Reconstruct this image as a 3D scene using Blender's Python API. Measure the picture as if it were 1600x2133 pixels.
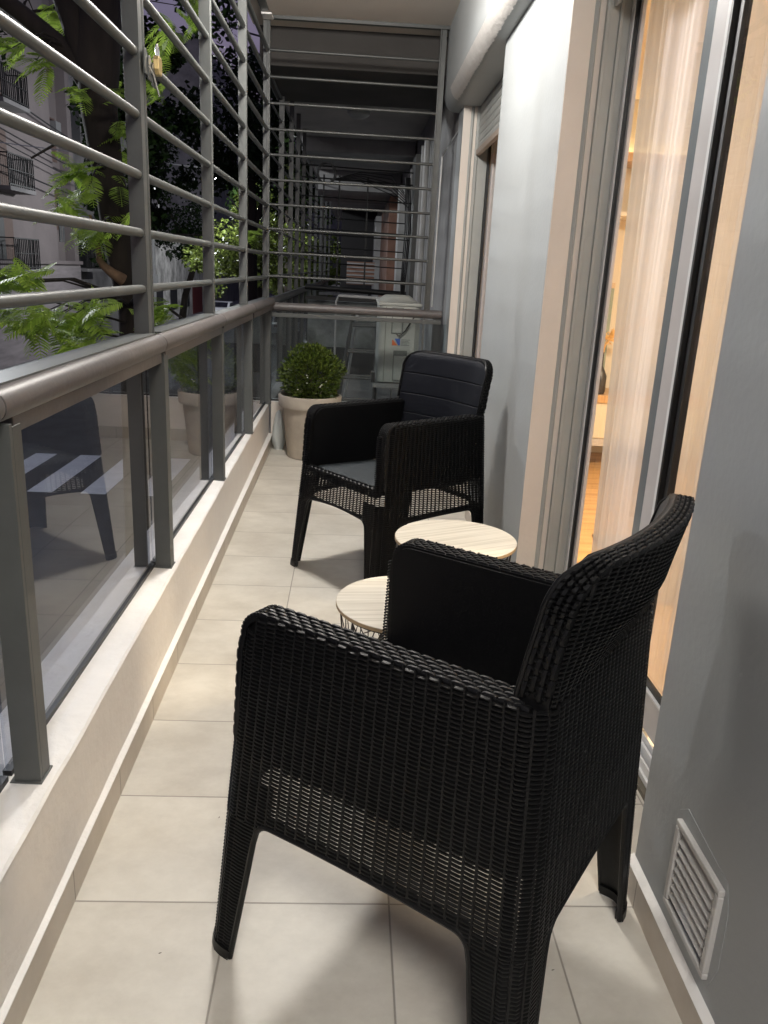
import bpy, bmesh, math, random
from mathutils import Vector, Matrix
random.seed(7)
PI = math.pi
scene = bpy.context.scene
for o in list(bpy.data.objects): bpy.data.objects.remove(o)

# ------------------------------------------------------------------ camera
cam_d = bpy.data.cameras.new('camera'); cam = bpy.data.objects.new('camera', cam_d)
scene.collection.objects.link(cam); scene.camera = cam
cam_d.sensor_fit = 'VERTICAL'; cam_d.sensor_height = 36.0; cam_d.lens = 28.01
cam_d.clip_start = 0.02; cam_d.clip_end = 500
def cam_matrix():
    pit, yaw, roll = 0.29460976, 0.04614742, -0.05035062
    f = Vector((math.sin(yaw)*math.cos(pit), math.cos(yaw)*math.cos(pit), -math.sin(pit)))
    r = Vector((math.cos(yaw), -math.sin(yaw), 0)); d = f.cross(r)
    c, s = math.cos(roll), math.sin(roll)
    r2 = c*r+s*d; d2 = -s*r+c*d
    m = Matrix((r2, -d2, -f)).transposed().to_4x4()
    m.translation = Vector((0, 0, 1.35))
    return m
cam.matrix_world = cam_matrix()
scene.render.resolution_x = 768; scene.render.resolution_y = 1024

# ------------------------------------------------------------------ world (dusk sky)
world = bpy.data.worlds.new('World'); scene.world = world; world.use_nodes = True
wn = world.node_tree; wn.nodes.clear()
wo = wn.nodes.new('ShaderNodeOutputWorld'); bg = wn.nodes.new('ShaderNodeBackground')
sky = wn.nodes.new('ShaderNodeTexSky'); sky.sky_type = 'NISHITA'; sky.sun_disc = False
sky.sun_elevation = math.radians(-2.0); sky.sun_rotation = math.radians(200)
wtc = wn.nodes.new('ShaderNodeTexCoord'); wns = wn.nodes.new('ShaderNodeTexNoise')
wns.inputs['Scale'].default_value = 3.2; wns.inputs['Detail'].default_value = 6
wmp = wn.nodes.new('ShaderNodeMapping'); wmp.inputs['Scale'].default_value = (1, 1, 2.6)
wrp = wn.nodes.new('ShaderNodeValToRGB')
wrp.color_ramp.elements[0].position = .40; wrp.color_ramp.elements[0].color = (.022, .024, .062, 1)
wrp.color_ramp.elements[1].position = .66; wrp.color_ramp.elements[1].color = (.075, .066, .125, 1)
wmx = wn.nodes.new('ShaderNodeMixRGB'); wmx.blend_type = 'ADD'; wmx.inputs[0].default_value = .25
wn.links.new(wtc.outputs['Generated'], wmp.inputs['Vector']); wn.links.new(wmp.outputs['Vector'], wns.inputs['Vector'])
wn.links.new(wns.outputs['Fac'], wrp.inputs['Fac']); wn.links.new(wrp.outputs['Color'], wmx.inputs[1])
wn.links.new(sky.outputs['Color'], wmx.inputs[2]); wn.links.new(wmx.outputs['Color'], bg.inputs['Color'])
bg.inputs['Strength'].default_value = 1.0
wn.links.new(bg.outputs['Background'], wo.inputs['Surface'])
scene.view_settings.view_transform = 'Standard'; scene.view_settings.look = 'None'
scene.view_settings.exposure = 0.58; scene.view_settings.gamma = 1.0
scene.cycles.max_bounces = 10; scene.cycles.transparent_max_bounces = 24
scene.cycles.caustics_reflective = False; scene.cycles.caustics_refractive = False
scene.cycles.sample_clamp_indirect = 6.0
try: scene.cycles.use_denoising = True
except Exception: pass

# ------------------------------------------------------------------ helpers
def link(o): scene.collection.objects.link(o); return o
def area(name, loc, size, power, color, rot=(0, 0, 0), shape='DISK', size_y=None, parent=None, spread=None):
    l = bpy.data.lights.new(name, 'AREA'); l.shape = shape; l.size = size
    if size_y: l.size_y = size_y
    l.energy = power; l.color = color
    if spread: l.spread = spread
    o = bpy.data.objects.new(name, l); o.location = loc; o.rotation_euler = rot
    if parent: o.parent = parent
    return link(o)
def point(name, loc, power, color, r=.1, parent=None):
    l = bpy.data.lights.new(name, 'POINT'); l.energy = power; l.color = color; l.shadow_soft_size = r
    o = bpy.data.objects.new(name, l); o.location = loc
    if parent: o.parent = parent
    return link(o)

def mat(name, col, rough=.5, metal=0., var=0., vscale=8., bump=0., bscale=40., spec=.5, emis=None, estr=0., col2=None,
        stretch=None, coat=0., detail=6):
    m = bpy.data.materials.new(name); m.use_nodes = True; nt = m.node_tree
    b = nt.nodes['Principled BSDF']; b.inputs['Roughness'].default_value = rough
    b.inputs['Metallic'].default_value = metal; b.inputs['Specular IOR Level'].default_value = spec
    b.inputs['Base Color'].default_value = (*col, 1)
    if coat: b.inputs['Coat Weight'].default_value = coat
    tc = nt.nodes.new('ShaderNodeTexCoord'); src = tc.outputs['Object']
    if stretch:
        mp = nt.nodes.new('ShaderNodeMapping'); mp.inputs['Scale'].default_value = stretch
        nt.links.new(src, mp.inputs['Vector']); src = mp.outputs['Vector']
    if var or col2:
        n = nt.nodes.new('ShaderNodeTexNoise'); n.inputs['Scale'].default_value = vscale; n.inputs['Detail'].default_value = detail
        n.inputs['Roughness'].default_value = .6
        nt.links.new(src, n.inputs['Vector'])
        r = nt.nodes.new('ShaderNodeValToRGB')
        c2 = col2 or tuple(c*(1+var) for c in col); c1 = col if col2 else tuple(c*(1-var) for c in col)
        r.color_ramp.elements[0].position = .32; r.color_ramp.elements[0].color = (*c1, 1)
        r.color_ramp.elements[1].position = .68; r.color_ramp.elements[1].color = (*c2, 1)
        nt.links.new(n.outputs['Fac'], r.inputs['Fac']); nt.links.new(r.outputs['Color'], b.inputs['Base Color'])
    if bump:
        n2 = nt.nodes.new('ShaderNodeTexNoise'); n2.inputs['Scale'].default_value = bscale; n2.inputs['Detail'].default_value = 4
        nt.links.new(src, n2.inputs['Vector'])
        bp = nt.nodes.new('ShaderNodeBump'); bp.inputs['Strength'].default_value = bump; bp.inputs['Distance'].default_value = .01
        nt.links.new(n2.outputs['Fac'], bp.inputs['Height']); nt.links.new(bp.outputs['Normal'], b.inputs['Normal'])
    if emis:
        b.inputs['Emission Color'].default_value = (*emis, 1); b.inputs['Emission Strength'].default_value = estr
    return m

def glass_mat(name, tint=(.86, .9, .92), rough=0.0, ior=1.5, gain=1.0, dirt=0.0):
    m = bpy.data.materials.new(name); m.use_nodes = True; nt = m.node_tree; nt.nodes.clear()
    out = nt.nodes.new('ShaderNodeOutputMaterial'); mx = nt.nodes.new('ShaderNodeMixShader')
    tr = nt.nodes.new('ShaderNodeBsdfTransparent'); tr.inputs['Color'].default_value = (*tint, 1)
    gl = nt.nodes.new('ShaderNodeBsdfGlossy'); gl.inputs['Roughness'].default_value = rough
    fr = nt.nodes.new('ShaderNodeFresnel'); fr.inputs['IOR'].default_value = ior
    ml = nt.nodes.new('ShaderNodeMath'); ml.operation = 'MULTIPLY'; ml.inputs[1].default_value = gain; ml.use_clamp = True
    geo = nt.nodes.new('ShaderNodeNewGeometry')
    inv = nt.nodes.new('ShaderNodeMath'); inv.operation = 'SUBTRACT'; inv.inputs[0].default_value = 1.0
    ml2 = nt.nodes.new('ShaderNodeMath'); ml2.operation = 'MULTIPLY'
    nt.links.new(geo.outputs['Backfacing'], inv.inputs[1])
    nt.links.new(fr.outputs['Fac'], ml.inputs[0]); nt.links.new(ml.outputs[0], ml2.inputs[0]); nt.links.new(inv.outputs[0], ml2.inputs[1])
    nt.links.new(ml2.outputs[0], mx.inputs[0]); nt.links.new(tr.outputs[0], mx.inputs[1]); nt.links.new(gl.outputs[0], mx.inputs[2])
    last = mx.outputs[0]
    if dirt:
        df = nt.nodes.new('ShaderNodeBsdfDiffuse'); df.inputs['Color'].default_value = (.6, .6, .62, 1)
        ns = nt.nodes.new('ShaderNodeTexNoise'); ns.inputs['Scale'].default_value = 3; ns.inputs['Detail'].default_value = 6
        tc = nt.nodes.new('ShaderNodeTexCoord'); nt.links.new(tc.outputs['Object'], ns.inputs['Vector'])
        mm = nt.nodes.new('ShaderNodeMath'); mm.operation = 'MULTIPLY'; mm.inputs[1].default_value = dirt
        nt.links.new(ns.outputs['Fac'], mm.inputs[0])
        m2 = nt.nodes.new('ShaderNodeMixShader'); nt.links.new(mm.outputs[0], m2.inputs[0])
        nt.links.new(last, m2.inputs[1]); nt.links.new(df.outputs[0], m2.inputs[2]); last = m2.outputs[0]
    nt.links.new(last, out.inputs['Surface'])
    return m

class MB:
    def __init__(s): s.v = []; s.f = []; s.smooth = False
    def add(s, vs, fs):
        n = len(s.v); s.v += [tuple(p) for p in vs]; s.f += [tuple(i+n for i in f) for f in fs]
    def box(s, x0, x1, y0, y1, z0, z1):
        if x0 > x1: x0, x1 = x1, x0
        if y0 > y1: y0, y1 = y1, y0
        if z0 > z1: z0, z1 = z1, z0
        s.add([(x0,y0,z0),(x1,y0,z0),(x1,y1,z0),(x0,y1,z0),(x0,y0,z1),(x1,y0,z1),(x1,y1,z1),(x0,y1,z1)],
              [(0,3,2,1),(4,5,6,7),(0,1,5,4),(1,2,6,5),(2,3,7,6),(3,0,4,7)]); return s
    def quad(s, a, b, c, d): s.add([a, b, c, d], [(0, 1, 2, 3)]); return s
    def prism(s, poly, axis, a0, a1):
        # poly: CCW list of 2-D points; axis 'x': poly=(y,z), 'y': poly=(x,z), 'z': poly=(x,y)
        def P(p, a):
            return {'x': (a, p[0], p[1]), 'y': (p[0], a, p[1]), 'z': (p[0], p[1], a)}[axis]
        n = len(poly); vs = [P(p, a0) for p in poly]+[P(p, a1) for p in poly]
        fs = [tuple(range(n-1, -1, -1)), tuple(range(n, 2*n))]+[(i, (i+1) % n, n+(i+1) % n, n+i) for i in range(n)]
        s.add(vs, fs); return s
    def tube(s, pts, r, seg=10, cap=True, r_end=None):
        pts = [Vector(p) for p in pts]; n = len(pts); base = len(s.v); up = None
        for i, p in enumerate(pts):
            t = (pts[min(i+1, n-1)]-pts[max(i-1, 0)])
            if t.length < 1e-9: t = Vector((0, 0, 1))
            t.normalize()
            if up is None:
                up = Vector((0, 0, 1)) if abs(t.z) < .9 else Vector((1, 0, 0))
            a = t.cross(up)
            if a.length < 1e-6: a = t.orthogonal()
            a.normalize(); b = a.cross(t).normalized(); up = b
            rr = r[i] if isinstance(r, (list, tuple)) else (r if r_end is None else r+(r_end-r)*i/(n-1))
            for k in range(seg):
                th = 2*PI*k/seg; s.v.append(tuple(p+a*(math.cos(th)*rr)+b*(math.sin(th)*rr)))
        for i in range(n-1):
            for k in range(seg):
                q = base+i*seg; s.f.append((q+k, q+seg+k, q+seg+(k+1) % seg, q+(k+1) % seg))
        if cap:
            s.f.append(tuple(base+k for k in range(seg))); s.f.append(tuple(base+(n-1)*seg+k for k in range(seg-1, -1, -1)))
        return s
    def lathe(s, prof, c=(0, 0, 0), seg=40):
        base = len(s.v); n = len(prof)
        for r, z in prof:
            for k in range(seg):
                th = 2*PI*k/seg; s.v.append((c[0]+r*math.cos(th), c[1]+r*math.sin(th), c[2]+z))
        for i in range(n-1):
            for k in range(seg):
                q = base+i*seg; s.f.append((q+k, q+(k+1) % seg, q+seg+(k+1) % seg, q+seg+k))
        return s
    def build(s, name, m, parent=None, smooth=False, bevel=0, loc=None, fix=True):
        me = bpy.data.meshes.new(name); me.from_pydata(s.v, [], s.f)
        if fix:
            bm = bmesh.new(); bm.from_mesh(me); bmesh.ops.recalc_face_normals(bm, faces=bm.faces); bm.to_mesh(me); bm.free()
        me.materials.append(m)
        if smooth:
            for p in me.polygons: p.use_smooth = True
            try: me.set_sharp_from_angle(angle=math.radians(38))
            except Exception: pass
        o = bpy.data.objects.new(name, me); link(o)
        if parent: o.parent = parent
        if loc: o.location = loc
        if bevel:
            b = o.modifiers.new('bevel', 'BEVEL'); b.width = bevel; b.segments = 2; b.limit_method = 'ANGLE'; b.angle_limit = math.radians(40)
        return o
def tag(o, label=None, cat=None, group=None, kind=None):
    if label: o['label'] = label
    if cat: o['category'] = cat
    if group: o['group'] = group
    if kind: o['kind'] = kind
    return o
def thing(name, loc=(0, 0, 0), rz=0, label=None, cat=None, group=None):
    o = bpy.data.objects.new(name, None); link(o); o.location = loc; o.rotation_euler = (0, 0, rz); o.empty_display_size = .1
    return tag(o, label, cat, group)
def copy_tree(o, parent=None):
    c = o.copy(); link(c); c.parent = parent
    for ch in list(o.children): copy_tree(ch, c)
    return c

# ------------------------------------------------------------------ materials
M = {}
M['wall'] = mat('painted_wall', (.325, .34, .345), .5, var=.035, vscale=2.5, bump=.09, bscale=55)
M['wall_cream'] = mat('cream_plaster', (.66, .60, .54), .6, var=.03, vscale=4, bump=.2, bscale=45)
M['ceiling'] = mat('ceiling_paint', (.60, .54, .485), .8, var=.02, vscale=3, bump=.1)
M['kerb'] = mat('kerb_paint', (.80, .745, .69), .5, var=.025, vscale=5, bump=.25, bscale=30)
M['kerb_top'] = mat('white_kerb_cap', (.82, .80, .77), .5, var=.05, vscale=9, bump=.6, bscale=25)
M['metal'] = mat('grey_enamel', (.072, .076, .073), .46, var=.07, vscale=14, bump=.04, bscale=90, coat=.15)
M['metal_dark'] = mat('end_grille_enamel', (.046, .048, .046), .42, var=.07, vscale=14)
M['rail'] = mat('rail_enamel', (.098, .088, .086), .46, var=.12, vscale=10, bump=.1, bscale=55)
M['black_rubber'] = mat('black_rubber', (.012, .012, .013), .45)
M['alu'] = mat('satin_aluminium', (.50, .475, .47), .34, var=.03, vscale=20)
M['alu_blue'] = mat('grey_aluminium', (.20, .225, .24), .22, metal=.3)
M['alu_bright'] = mat('bright_aluminium', (.72, .72, .72), .3)
M['guide'] = mat('shutter_guide', (.35, .36, .345), .45, var=.04, vscale=10)
M['plastic'] = mat('black_resin', (.0048, .0049, .0053), .42, var=.15, vscale=30, spec=.24, bump=.08, bscale=180)
M['plastic_in'] = mat('black_smooth_resin', (.003, .003, .0035), .6, bump=.1, bscale=250, spec=.22)
M['seat'] = mat('slate_seat', (.020, .026, .031), .65, bump=.12, bscale=250)
M['backpanel'] = mat('navy_back_panel', (.0048, .0056, .0085), .5, bump=.1, bscale=250, spec=.25)
M['white_pad'] = mat('white_pad', (.7, .7, .68), .5)
M['wire'] = mat('black_wire', (.012, .011, .013), .4)
M['pot'] = mat('clay_pot', (.36, .315, .26), .75, var=.16, vscale=6, bump=.25, bscale=30)
M['soil'] = mat('soil', (.03, .022, .015), .9, var=.4, vscale=30, bump=.8)
M['brass'] = mat('brass', (.75, .56, .26), .32, metal=.75)
M['steel'] = mat('steel', (.55, .55, .55), .25, metal=.9)
M['ac'] = mat('ac_white', (.42, .425, .39), .5, var=.06, vscale=6)
M['ac_dark'] = mat('ac_line', (.15, .155, .14), .6)
M['asphalt'] = mat('asphalt', (.06, .06, .064), .85, var=.25, vscale=1.2, bump=.3, bscale=60)
M['pave'] = mat('pavement', (.20, .19, .19), .85, var=.15, vscale=2)
M['paint_white'] = mat('road_paint', (.8, .8, .8), .7, var=.1, vscale=4)
M['facade'] = mat('mauve_facade', (.19, .162, .16), .85, var=.10, vscale=.8, bump=.2, bscale=8)
M['facade2'] = mat('grey_facade', (.20, .19, .19), .85, var=.3, vscale=.9)
M['brickf'] = mat('brick_facade', (.22, .12, .085), .85, var=.25, vscale=4)
M['dark'] = mat('dark_opening', (.01, .01, .012), .5)
M['shutter'] = mat('brown_shutter', (.13, .085, .07), .7, var=.1)
M['iron'] = mat('black_iron', (.01, .01, .01), .5)
M['bark'] = mat('bark', (.022, .016, .012), .95, var=.4, vscale=6, bump=1.0, bscale=14, stretch=(1, 1, .25))
M['cutwood'] = mat('cut_wood', (.17, .105, .06), .8, var=.4, vscale=10)
M['cable'] = mat('cable', (.008, .008, .009), .6)
M['cable_white'] = mat('steel_cable', (.5, .5, .5), .4)
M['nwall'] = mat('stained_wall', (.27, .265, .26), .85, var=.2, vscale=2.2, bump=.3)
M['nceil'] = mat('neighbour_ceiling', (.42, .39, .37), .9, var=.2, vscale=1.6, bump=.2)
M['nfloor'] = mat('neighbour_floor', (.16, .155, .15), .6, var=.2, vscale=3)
M['nmetal'] = mat('old_grille_paint', (.07, .072, .07), .5, var=.2)
M['pipe'] = mat('pvc_pipe', (.42, .42, .41), .5, var=.1)
M['orange'] = mat('label_orange', (.62, .12, .02), .5)
M['blue'] = mat('label_blue', (.03, .10, .42), .5)
M['textgrey'] = mat('label_grey', (.12, .14, .15), .6)
M['car_white'] = mat('car_paint_white', (.7, .7, .72), .3)
M['car_glass'] = mat('car_glass', (.01, .01, .012), .1)
M['red'] = mat('red_panel', (.10, .015, .015), .7, var=.2)
M['glass'] = glass_mat('balcony_glass', (.80, .82, .86), gain=1.35, dirt=.035)
M['glass_end'] = glass_mat('end_glass', (.84, .87, .87), gain=.8, dirt=.03)
M['door_glass'] = glass_mat('door_glass', (.96, .96, .96), gain=.8)

def leaf_mat(name, c1, c2, trans=.35):
    m = bpy.data.materials.new(name); m.use_nodes = True; nt = m.node_tree
    b = nt.nodes['Principled BSDF']; out = nt.nodes['Material Output']
    b.inputs['Roughness'].default_value = .45; b.inputs['Specular IOR Level'].default_value = .08 if 'dark' in name else .4
    g = nt.nodes.new('ShaderNodeNewGeometry'); r = nt.nodes.new('ShaderNodeValToRGB')
    r.color_ramp.elements[0].color = (*c1, 1); r.color_ramp.elements[1].color = (*c2, 1)
    nt.links.new(g.outputs['Random Per Island'], r.inputs['Fac']); nt.links.new(r.outputs['Color'], b.inputs['Base Color'])
    t = nt.nodes.new('ShaderNodeBsdfTranslucent'); nt.links.new(r.outputs['Color'], t.inputs['Color'])
    mx = nt.nodes.new('ShaderNodeMixShader'); mx.inputs[0].default_value = trans
    nt.links.new(b.outputs[0], mx.inputs[1]); nt.links.new(t.outputs[0], mx.inputs[2]); nt.links.new(mx.outputs[0], out.inputs['Surface'])
    return m
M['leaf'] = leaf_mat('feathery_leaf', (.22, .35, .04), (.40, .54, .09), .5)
M['leaf_shaded'] = leaf_mat('dark_shaded_leaf', (.006, .012, .004), (.016, .03, .008), .1)  # unlit trees: the night shade is put into the leaf colour
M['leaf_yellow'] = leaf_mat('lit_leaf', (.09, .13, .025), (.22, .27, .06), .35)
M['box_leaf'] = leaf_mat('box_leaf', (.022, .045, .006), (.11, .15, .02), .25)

def tile_mat(name, px, py, ox, oy, base, base2, grout, gw=.0035, rough=.42, rot=0.0):
    m = bpy.data.materials.new(name); m.use_nodes = True; nt = m.node_tree; L = nt.links.new
    b = nt.nodes['Principled BSDF']; tc = nt.nodes.new('ShaderNodeTexCoord')
    mp = nt.nodes.new('ShaderNodeMapping'); mp.inputs['Rotation'].default_value = (0, 0, rot); L(tc.outputs['Object'], mp.inputs['Vector'])
    sx = nt.nodes.new('ShaderNodeSeparateXYZ'); L(mp.outputs['Vector'], sx.inputs[0])
    def math_(op, a, v=None, b_=None):
        n = nt.nodes.new('ShaderNodeMath'); n.operation = op; L(a, n.inputs[0])
        if b_ is not None: L(b_, n.inputs[1])
        elif v is not None: n.inputs[1].default_value = v
        return n.outputs[0]
    def axis(o, p, off):
        t = math_('DIVIDE', math_('SUBTRACT', o, off), p); fr = math_('FRACT', t)
        d = math_('ABSOLUTE', math_('SUBTRACT', fr, .5)); d = math_('MULTIPLY', math_('SUBTRACT', d, .5), -p)
        return d, math_('FLOOR', t)
    dx, ix = axis(sx.outputs['X'], px, ox); dy, iy = axis(sx.outputs['Y'], py, oy)
    dm = math_('MINIMUM', dx, b_=dy)
    mr = nt.nodes.new('ShaderNodeMapRange'); mr.inputs['From Min'].default_value = gw*.5; mr.inputs['From Max'].default_value = gw
    L(dm, mr.inputs['Value'])
    cb = nt.nodes.new('ShaderNodeCombineXYZ'); L(ix, cb.inputs[0]); L(iy, cb.inputs[1])
    wn_ = nt.nodes.new('ShaderNodeTexWhiteNoise'); L(cb.outputs[0], wn_.inputs['Vector'])
    va = nt.nodes.new('ShaderNodeVectorMath'); va.operation = 'MULTIPLY_ADD'; L(wn_.outputs['Color'], va.inputs[0])
    va.inputs[1].default_value = (9, 9, 9); L(mp.outputs['Vector'], va.inputs[2])
    st = nt.nodes.new('ShaderNodeMapping'); st.inputs['Scale'].default_value = (1.0, 1.35, 1); L(va.outputs[0], st.inputs['Vector'])
    n1 = nt.nodes.new('ShaderNodeTexNoise'); n1.inputs['Scale'].default_value = 3.4; n1.inputs['Detail'].default_value = 9; n1.inputs['Roughness'].default_value = .68
    L(st.outputs[0], n1.inputs['Vector'])
    r = nt.nodes.new('ShaderNodeValToRGB'); r.color_ramp.elements[0].position = .34; r.color_ramp.elements[1].position = .66
    r.color_ramp.elements[0].color = (*base, 1); r.color_ramp.elements[1].color = (*base2, 1); L(n1.outputs['Fac'], r.inputs['Fac'])
    mx = nt.nodes.new('ShaderNodeMixRGB'); mx.inputs[1].default_value = (*grout, 1); L(mr.outputs[0], mx.inputs[0]); L(r.outputs['Color'], mx.inputs[2])
    L(mx.outputs[0], b.inputs['Base Color'])
    rr = nt.nodes.new('ShaderNodeMapRange'); L(n1.outputs['Fac'], rr.inputs['Value']); rr.inputs['To Min'].default_value = rough-.1; rr.inputs['To Max'].default_value = rough+.16
    L(rr.outputs[0], b.inputs['Roughness'])
    n2 = nt.nodes.new('ShaderNodeTexNoise'); n2.inputs['Scale'].default_value = 22; n2.inputs['Detail'].default_value = 5; L(st.outputs[0], n2.inputs['Vector'])
    hh = math_('ADD', math_('MULTIPLY', n2.outputs['Fac'], .35), b_=mr.outputs[0])
    bp = nt.nodes.new('ShaderNodeBump'); bp.inputs['Strength'].default_value = .35; bp.inputs['Distance'].default_value = .004
    L(hh, bp.inputs['Height']); L(bp.outputs['Normal'], b.inputs['Normal'])
    return m
M['tile'] = tile_mat('floor_tile', .352, .365, -.222, 1.44, (.47, .437, .38), (.625, .595, .53), (.29, .265, .23), gw=.0028, rot=math.radians(-.35))
M['skirt'] = tile_mat('skirting_tile', 50, .365, 20, 1.44, (.46, .40, .33), (.57, .51, .44), (.25, .21, .17), gw=.003)
M['skirt_end'] = tile_mat('skirting_tile_end', .352, 50, -.222, 20, (.40, .36, .30), (.50, .45, .38), (.25, .21, .17), gw=.003)

def wood_mat(name, c1, c2, axis='Y', scale=3.0, rough=.45, grain=22):
    m = bpy.data.materials.new(name); m.use_nodes = True; nt = m.node_tree; L = nt.links.new
    b = nt.nodes['Principled BSDF']; b.inputs['Roughness'].default_value = rough
    tc = nt.nodes.new('ShaderNodeTexCoord'); mp = nt.nodes.new('ShaderNodeMapping')
    mp.inputs['Scale'].default_value = (1, grain, 1) if axis == 'X' else (grain, 1, 1)
    L(tc.outputs['Object'], mp.inputs['Vector']); n = nt.nodes.new('ShaderNodeTexNoise'); n.inputs['Scale'].default_value = scale
    n.inputs['Detail'].default_value = 8; n.inputs['Distortion'].default_value = .12; L(mp.outputs[0], n.inputs['Vector'])
    r = nt.nodes.new('ShaderNodeValToRGB'); r.color_ramp.elements[0].position = .36; r.color_ramp.elements[1].position = .6
    r.color_ramp.elements[0].color = (*c1, 1); r.color_ramp.elements[1].color = (*c2, 1); L(n.outputs['Fac'], r.inputs['Fac'])
    L(r.outputs['Color'], b.inputs['Base Color']); return m
M['tabletop'] = wood_mat('pale_oak', (.54, .50, .42), (.70, .66, .575), 'X', 2.6, .4, 38)
M['top_edge'] = mat('tabletop_edge', (.36, .26, .15), .5)
M['parquet'] = wood_mat('parquet', (.50, .27, .10), (.68, .42, .18), 'X', 2.2, .35, 9)
M['woodtop'] = wood_mat('honey_wood', (.50, .30, .13), (.62, .40, .2), 'Y', 3, .4)

# ------------------------------------------------------------------ lights of the place
WARM = (1.0, .63, .33)
# round LED panel on the balcony ceiling (out of frame above)
cl = thing('ceiling_lamp', (-.24, 3.7, 2.965), 0, 'round white lamp on the balcony ceiling above the two chairs', 'ceiling lamp')
mb = MB().lathe([(0, -.03), (.14, -.03), (.16, -.02), (.165, 0), (0, 0)], seg=32)
mb.build('lamp_body', mat('lamp_diffuser', (.9, .9, .9), .4, emis=(1, .96, .9), estr=6), cl, smooth=True)
point('lamp_light', (0, 0, -.12), 150, (1.0, .965, .91), .2, parent=cl)
cl2 = copy_tree(cl); cl2.location = (.12, -.7, 2.965); tag(cl2, 'round white lamp on the balcony ceiling behind the viewer')
for ch in cl2.children:
    if ch.type == 'LIGHT':
        ch.data = ch.data.copy(); ch.data.energy = 165; ch.data.shadow_soft_size = .4
# ================================================================== BALCONY SHELL
floor_s = MB(); floor_s.box(-.78, 1.02, -1.6, 6.32, -.14, 0)
tag(floor_s.build('balcony_floor', M['tile']), kind='structure')
CZ = 2.965
tag(MB().box(-.80, 1.1, -1.6, 6.42, CZ, CZ+.16).build('balcony_ceiling', M['ceiling']), kind='structure')

# left parapet (its face runs slightly out of line with the railing)
def kx(y, x0, x1): return x0+(x1-x0)*(y-1.0)/(6.17-1.0)
par = thing('parapet', (0, 0, 0), 0, 'low pink painted parapet with a white cap under the long side railing', 'parapet')
YA, YB = -1.6, 6.17
def skew_box(mb, x0a, x1a, x0b, x1b, y0, y1, z0, z1, dz=0):
    mb.add([(x0a,y0,z0),(x1a,y0,z0),(x1b,y1,z0),(x0b,y1,z0),(x0a,y0,z1),(x1a,y0,z1),(x1b,y1,z1),(x0b,y1,z1)],
           [(0,3,2,1),(4,5,6,7),(0,1,5,4),(1,2,6,5),(2,3,7,6),(3,0,4,7)])
fa, fb = kx(YA, -.571, -.648), kx(YB, -.571, -.648)
m_ = MB(); skew_box(m_, -.79, fa, -.79, fb, YA, YB, -.1, .318); m_.build('parapet_wall', M['kerb'], par)
# rough plastered cap with an uneven inner edge
m_ = MB(); N = 90; vs = []; fs = []
for i in range(N+1):
    y = YA+(YB-YA)*i/N; e = kx(y, -.571, -.648)+.001+random.uniform(-.0015, .0015)
    g = -.672+random.uniform(-.003, .003)
    vs += [(-.79, y, .3185), (-.79, y, .323), (g, y, .326), (e-.006, y, .323), (e, y, .317)]
for i in range(N):
    for k in range(4):
        a = i*5+k; fs.append((a, a+1, a+6, a+5))
m_.add(vs, fs); m_.build('cap', M['kerb_top'], par, smooth=True)
m_ = MB(); sa, sb = kx(YA, -.5605, -.618), kx(YB, -.5605, -.618)
skew_box(m_, fa, sa, fb, sb, YA, YB-.012, 0, .083); m_.build('skirting', M['skirt'], par)
m_ = MB(); vs = []; fs = []
for i in range(N+1):
    y = YA+(YB-.012-YA)*i/N; j = random.uniform(-.002, .002)
    a = kx(y, -.571, -.648); b_ = kx(y, -.5605, -.618)
    vs += [(a+.0005, y, .090+j), (b_-.004, y, .086+j*.5), (b_+.0008, y, .0835), (b_+.0008, y, .080)]
for i in range(N):
    for k in range(3):
        a = i*4+k; fs.append((a, a+1, a+5, a+4))
m_.add(vs, fs); m_.build('plaster_fillet', M['kerb_top'], par, smooth=True)

# end parapet
ep = thing('end_parapet', (0, 0, 0), 0, 'low cream parapet across the far end of the balcony behind the plant', 'parapet')
MB().box(-.632, .687, 6.172, 6.30, -.1, .332).build('parapet_wall', M['wall_cream'], ep)
MB().box(-.634, .687, 6.168, 6.304, .333, .340).build('cap', M['kerb_top'], ep, bevel=.002)
MB().box(-.598, .670, 6.160, 6.1715, 0, .09).build('skirting', M['skirt_end'], ep)

# ------------------------------------------------------------------ side railing and grille
rail = thing('side_railing', (-.64, 3, .32), 0, 'long grey metal side railing with round handrail and glass panels', 'railing')
rail.location = (0, 0, 0)
RX, RZ, RR = -.632, 1.088, .030
PY = [-.04, 1.41, 2.62, 3.81, 4.96]
for i, (y0, y1) in enumerate([(-1.5, -.05), (-.05, 1.40), (1.405, 2.63), (2.635, 3.83), (3.835, 4.975), (4.98, 6.14)]):
    MB().tube([(RX, y0+.002, RZ), (RX, y0+.012, RZ), (RX, y1-.01, RZ), (RX, y1, RZ)], [RR*.94, RR, RR, RR*.94], 24).build('handrail', M['rail'], rail, smooth=True)
for y in PY[1:]+[6.12]:
    MB().tube([(RX, y+.012, RZ), (RX, y+.024, RZ)], RR*.93, 20).build('rail_joint', M['black_rubber'], rail, smooth=True)
for y in PY+[6.115]:
    m_ = MB(); xi = -.602-.0065*max(0, y-1.4)
    m_.box(xi-.052, xi, y-.006, y+.006, .324, 1.058)
    m_.box(xi-.004, xi, y+.006, y+.045, .324, 1.052)
    m_.box(xi-.060, xi+.004, y-.012, y+.05, .3235, .3275)
    m_.build('post', M['metal'], rail, bevel=.0012)
    m_ = MB(); m_.box(-.735, -.690, y-.006, y+.006, .32, 1.06); m_.box(-.735, -.731, y+.006, y+.04, .32, 1.06)
    m_.build('outer_post', M['metal'], rail, bevel=.0012)
ys = [-1.5]+PY+[6.115]
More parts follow.
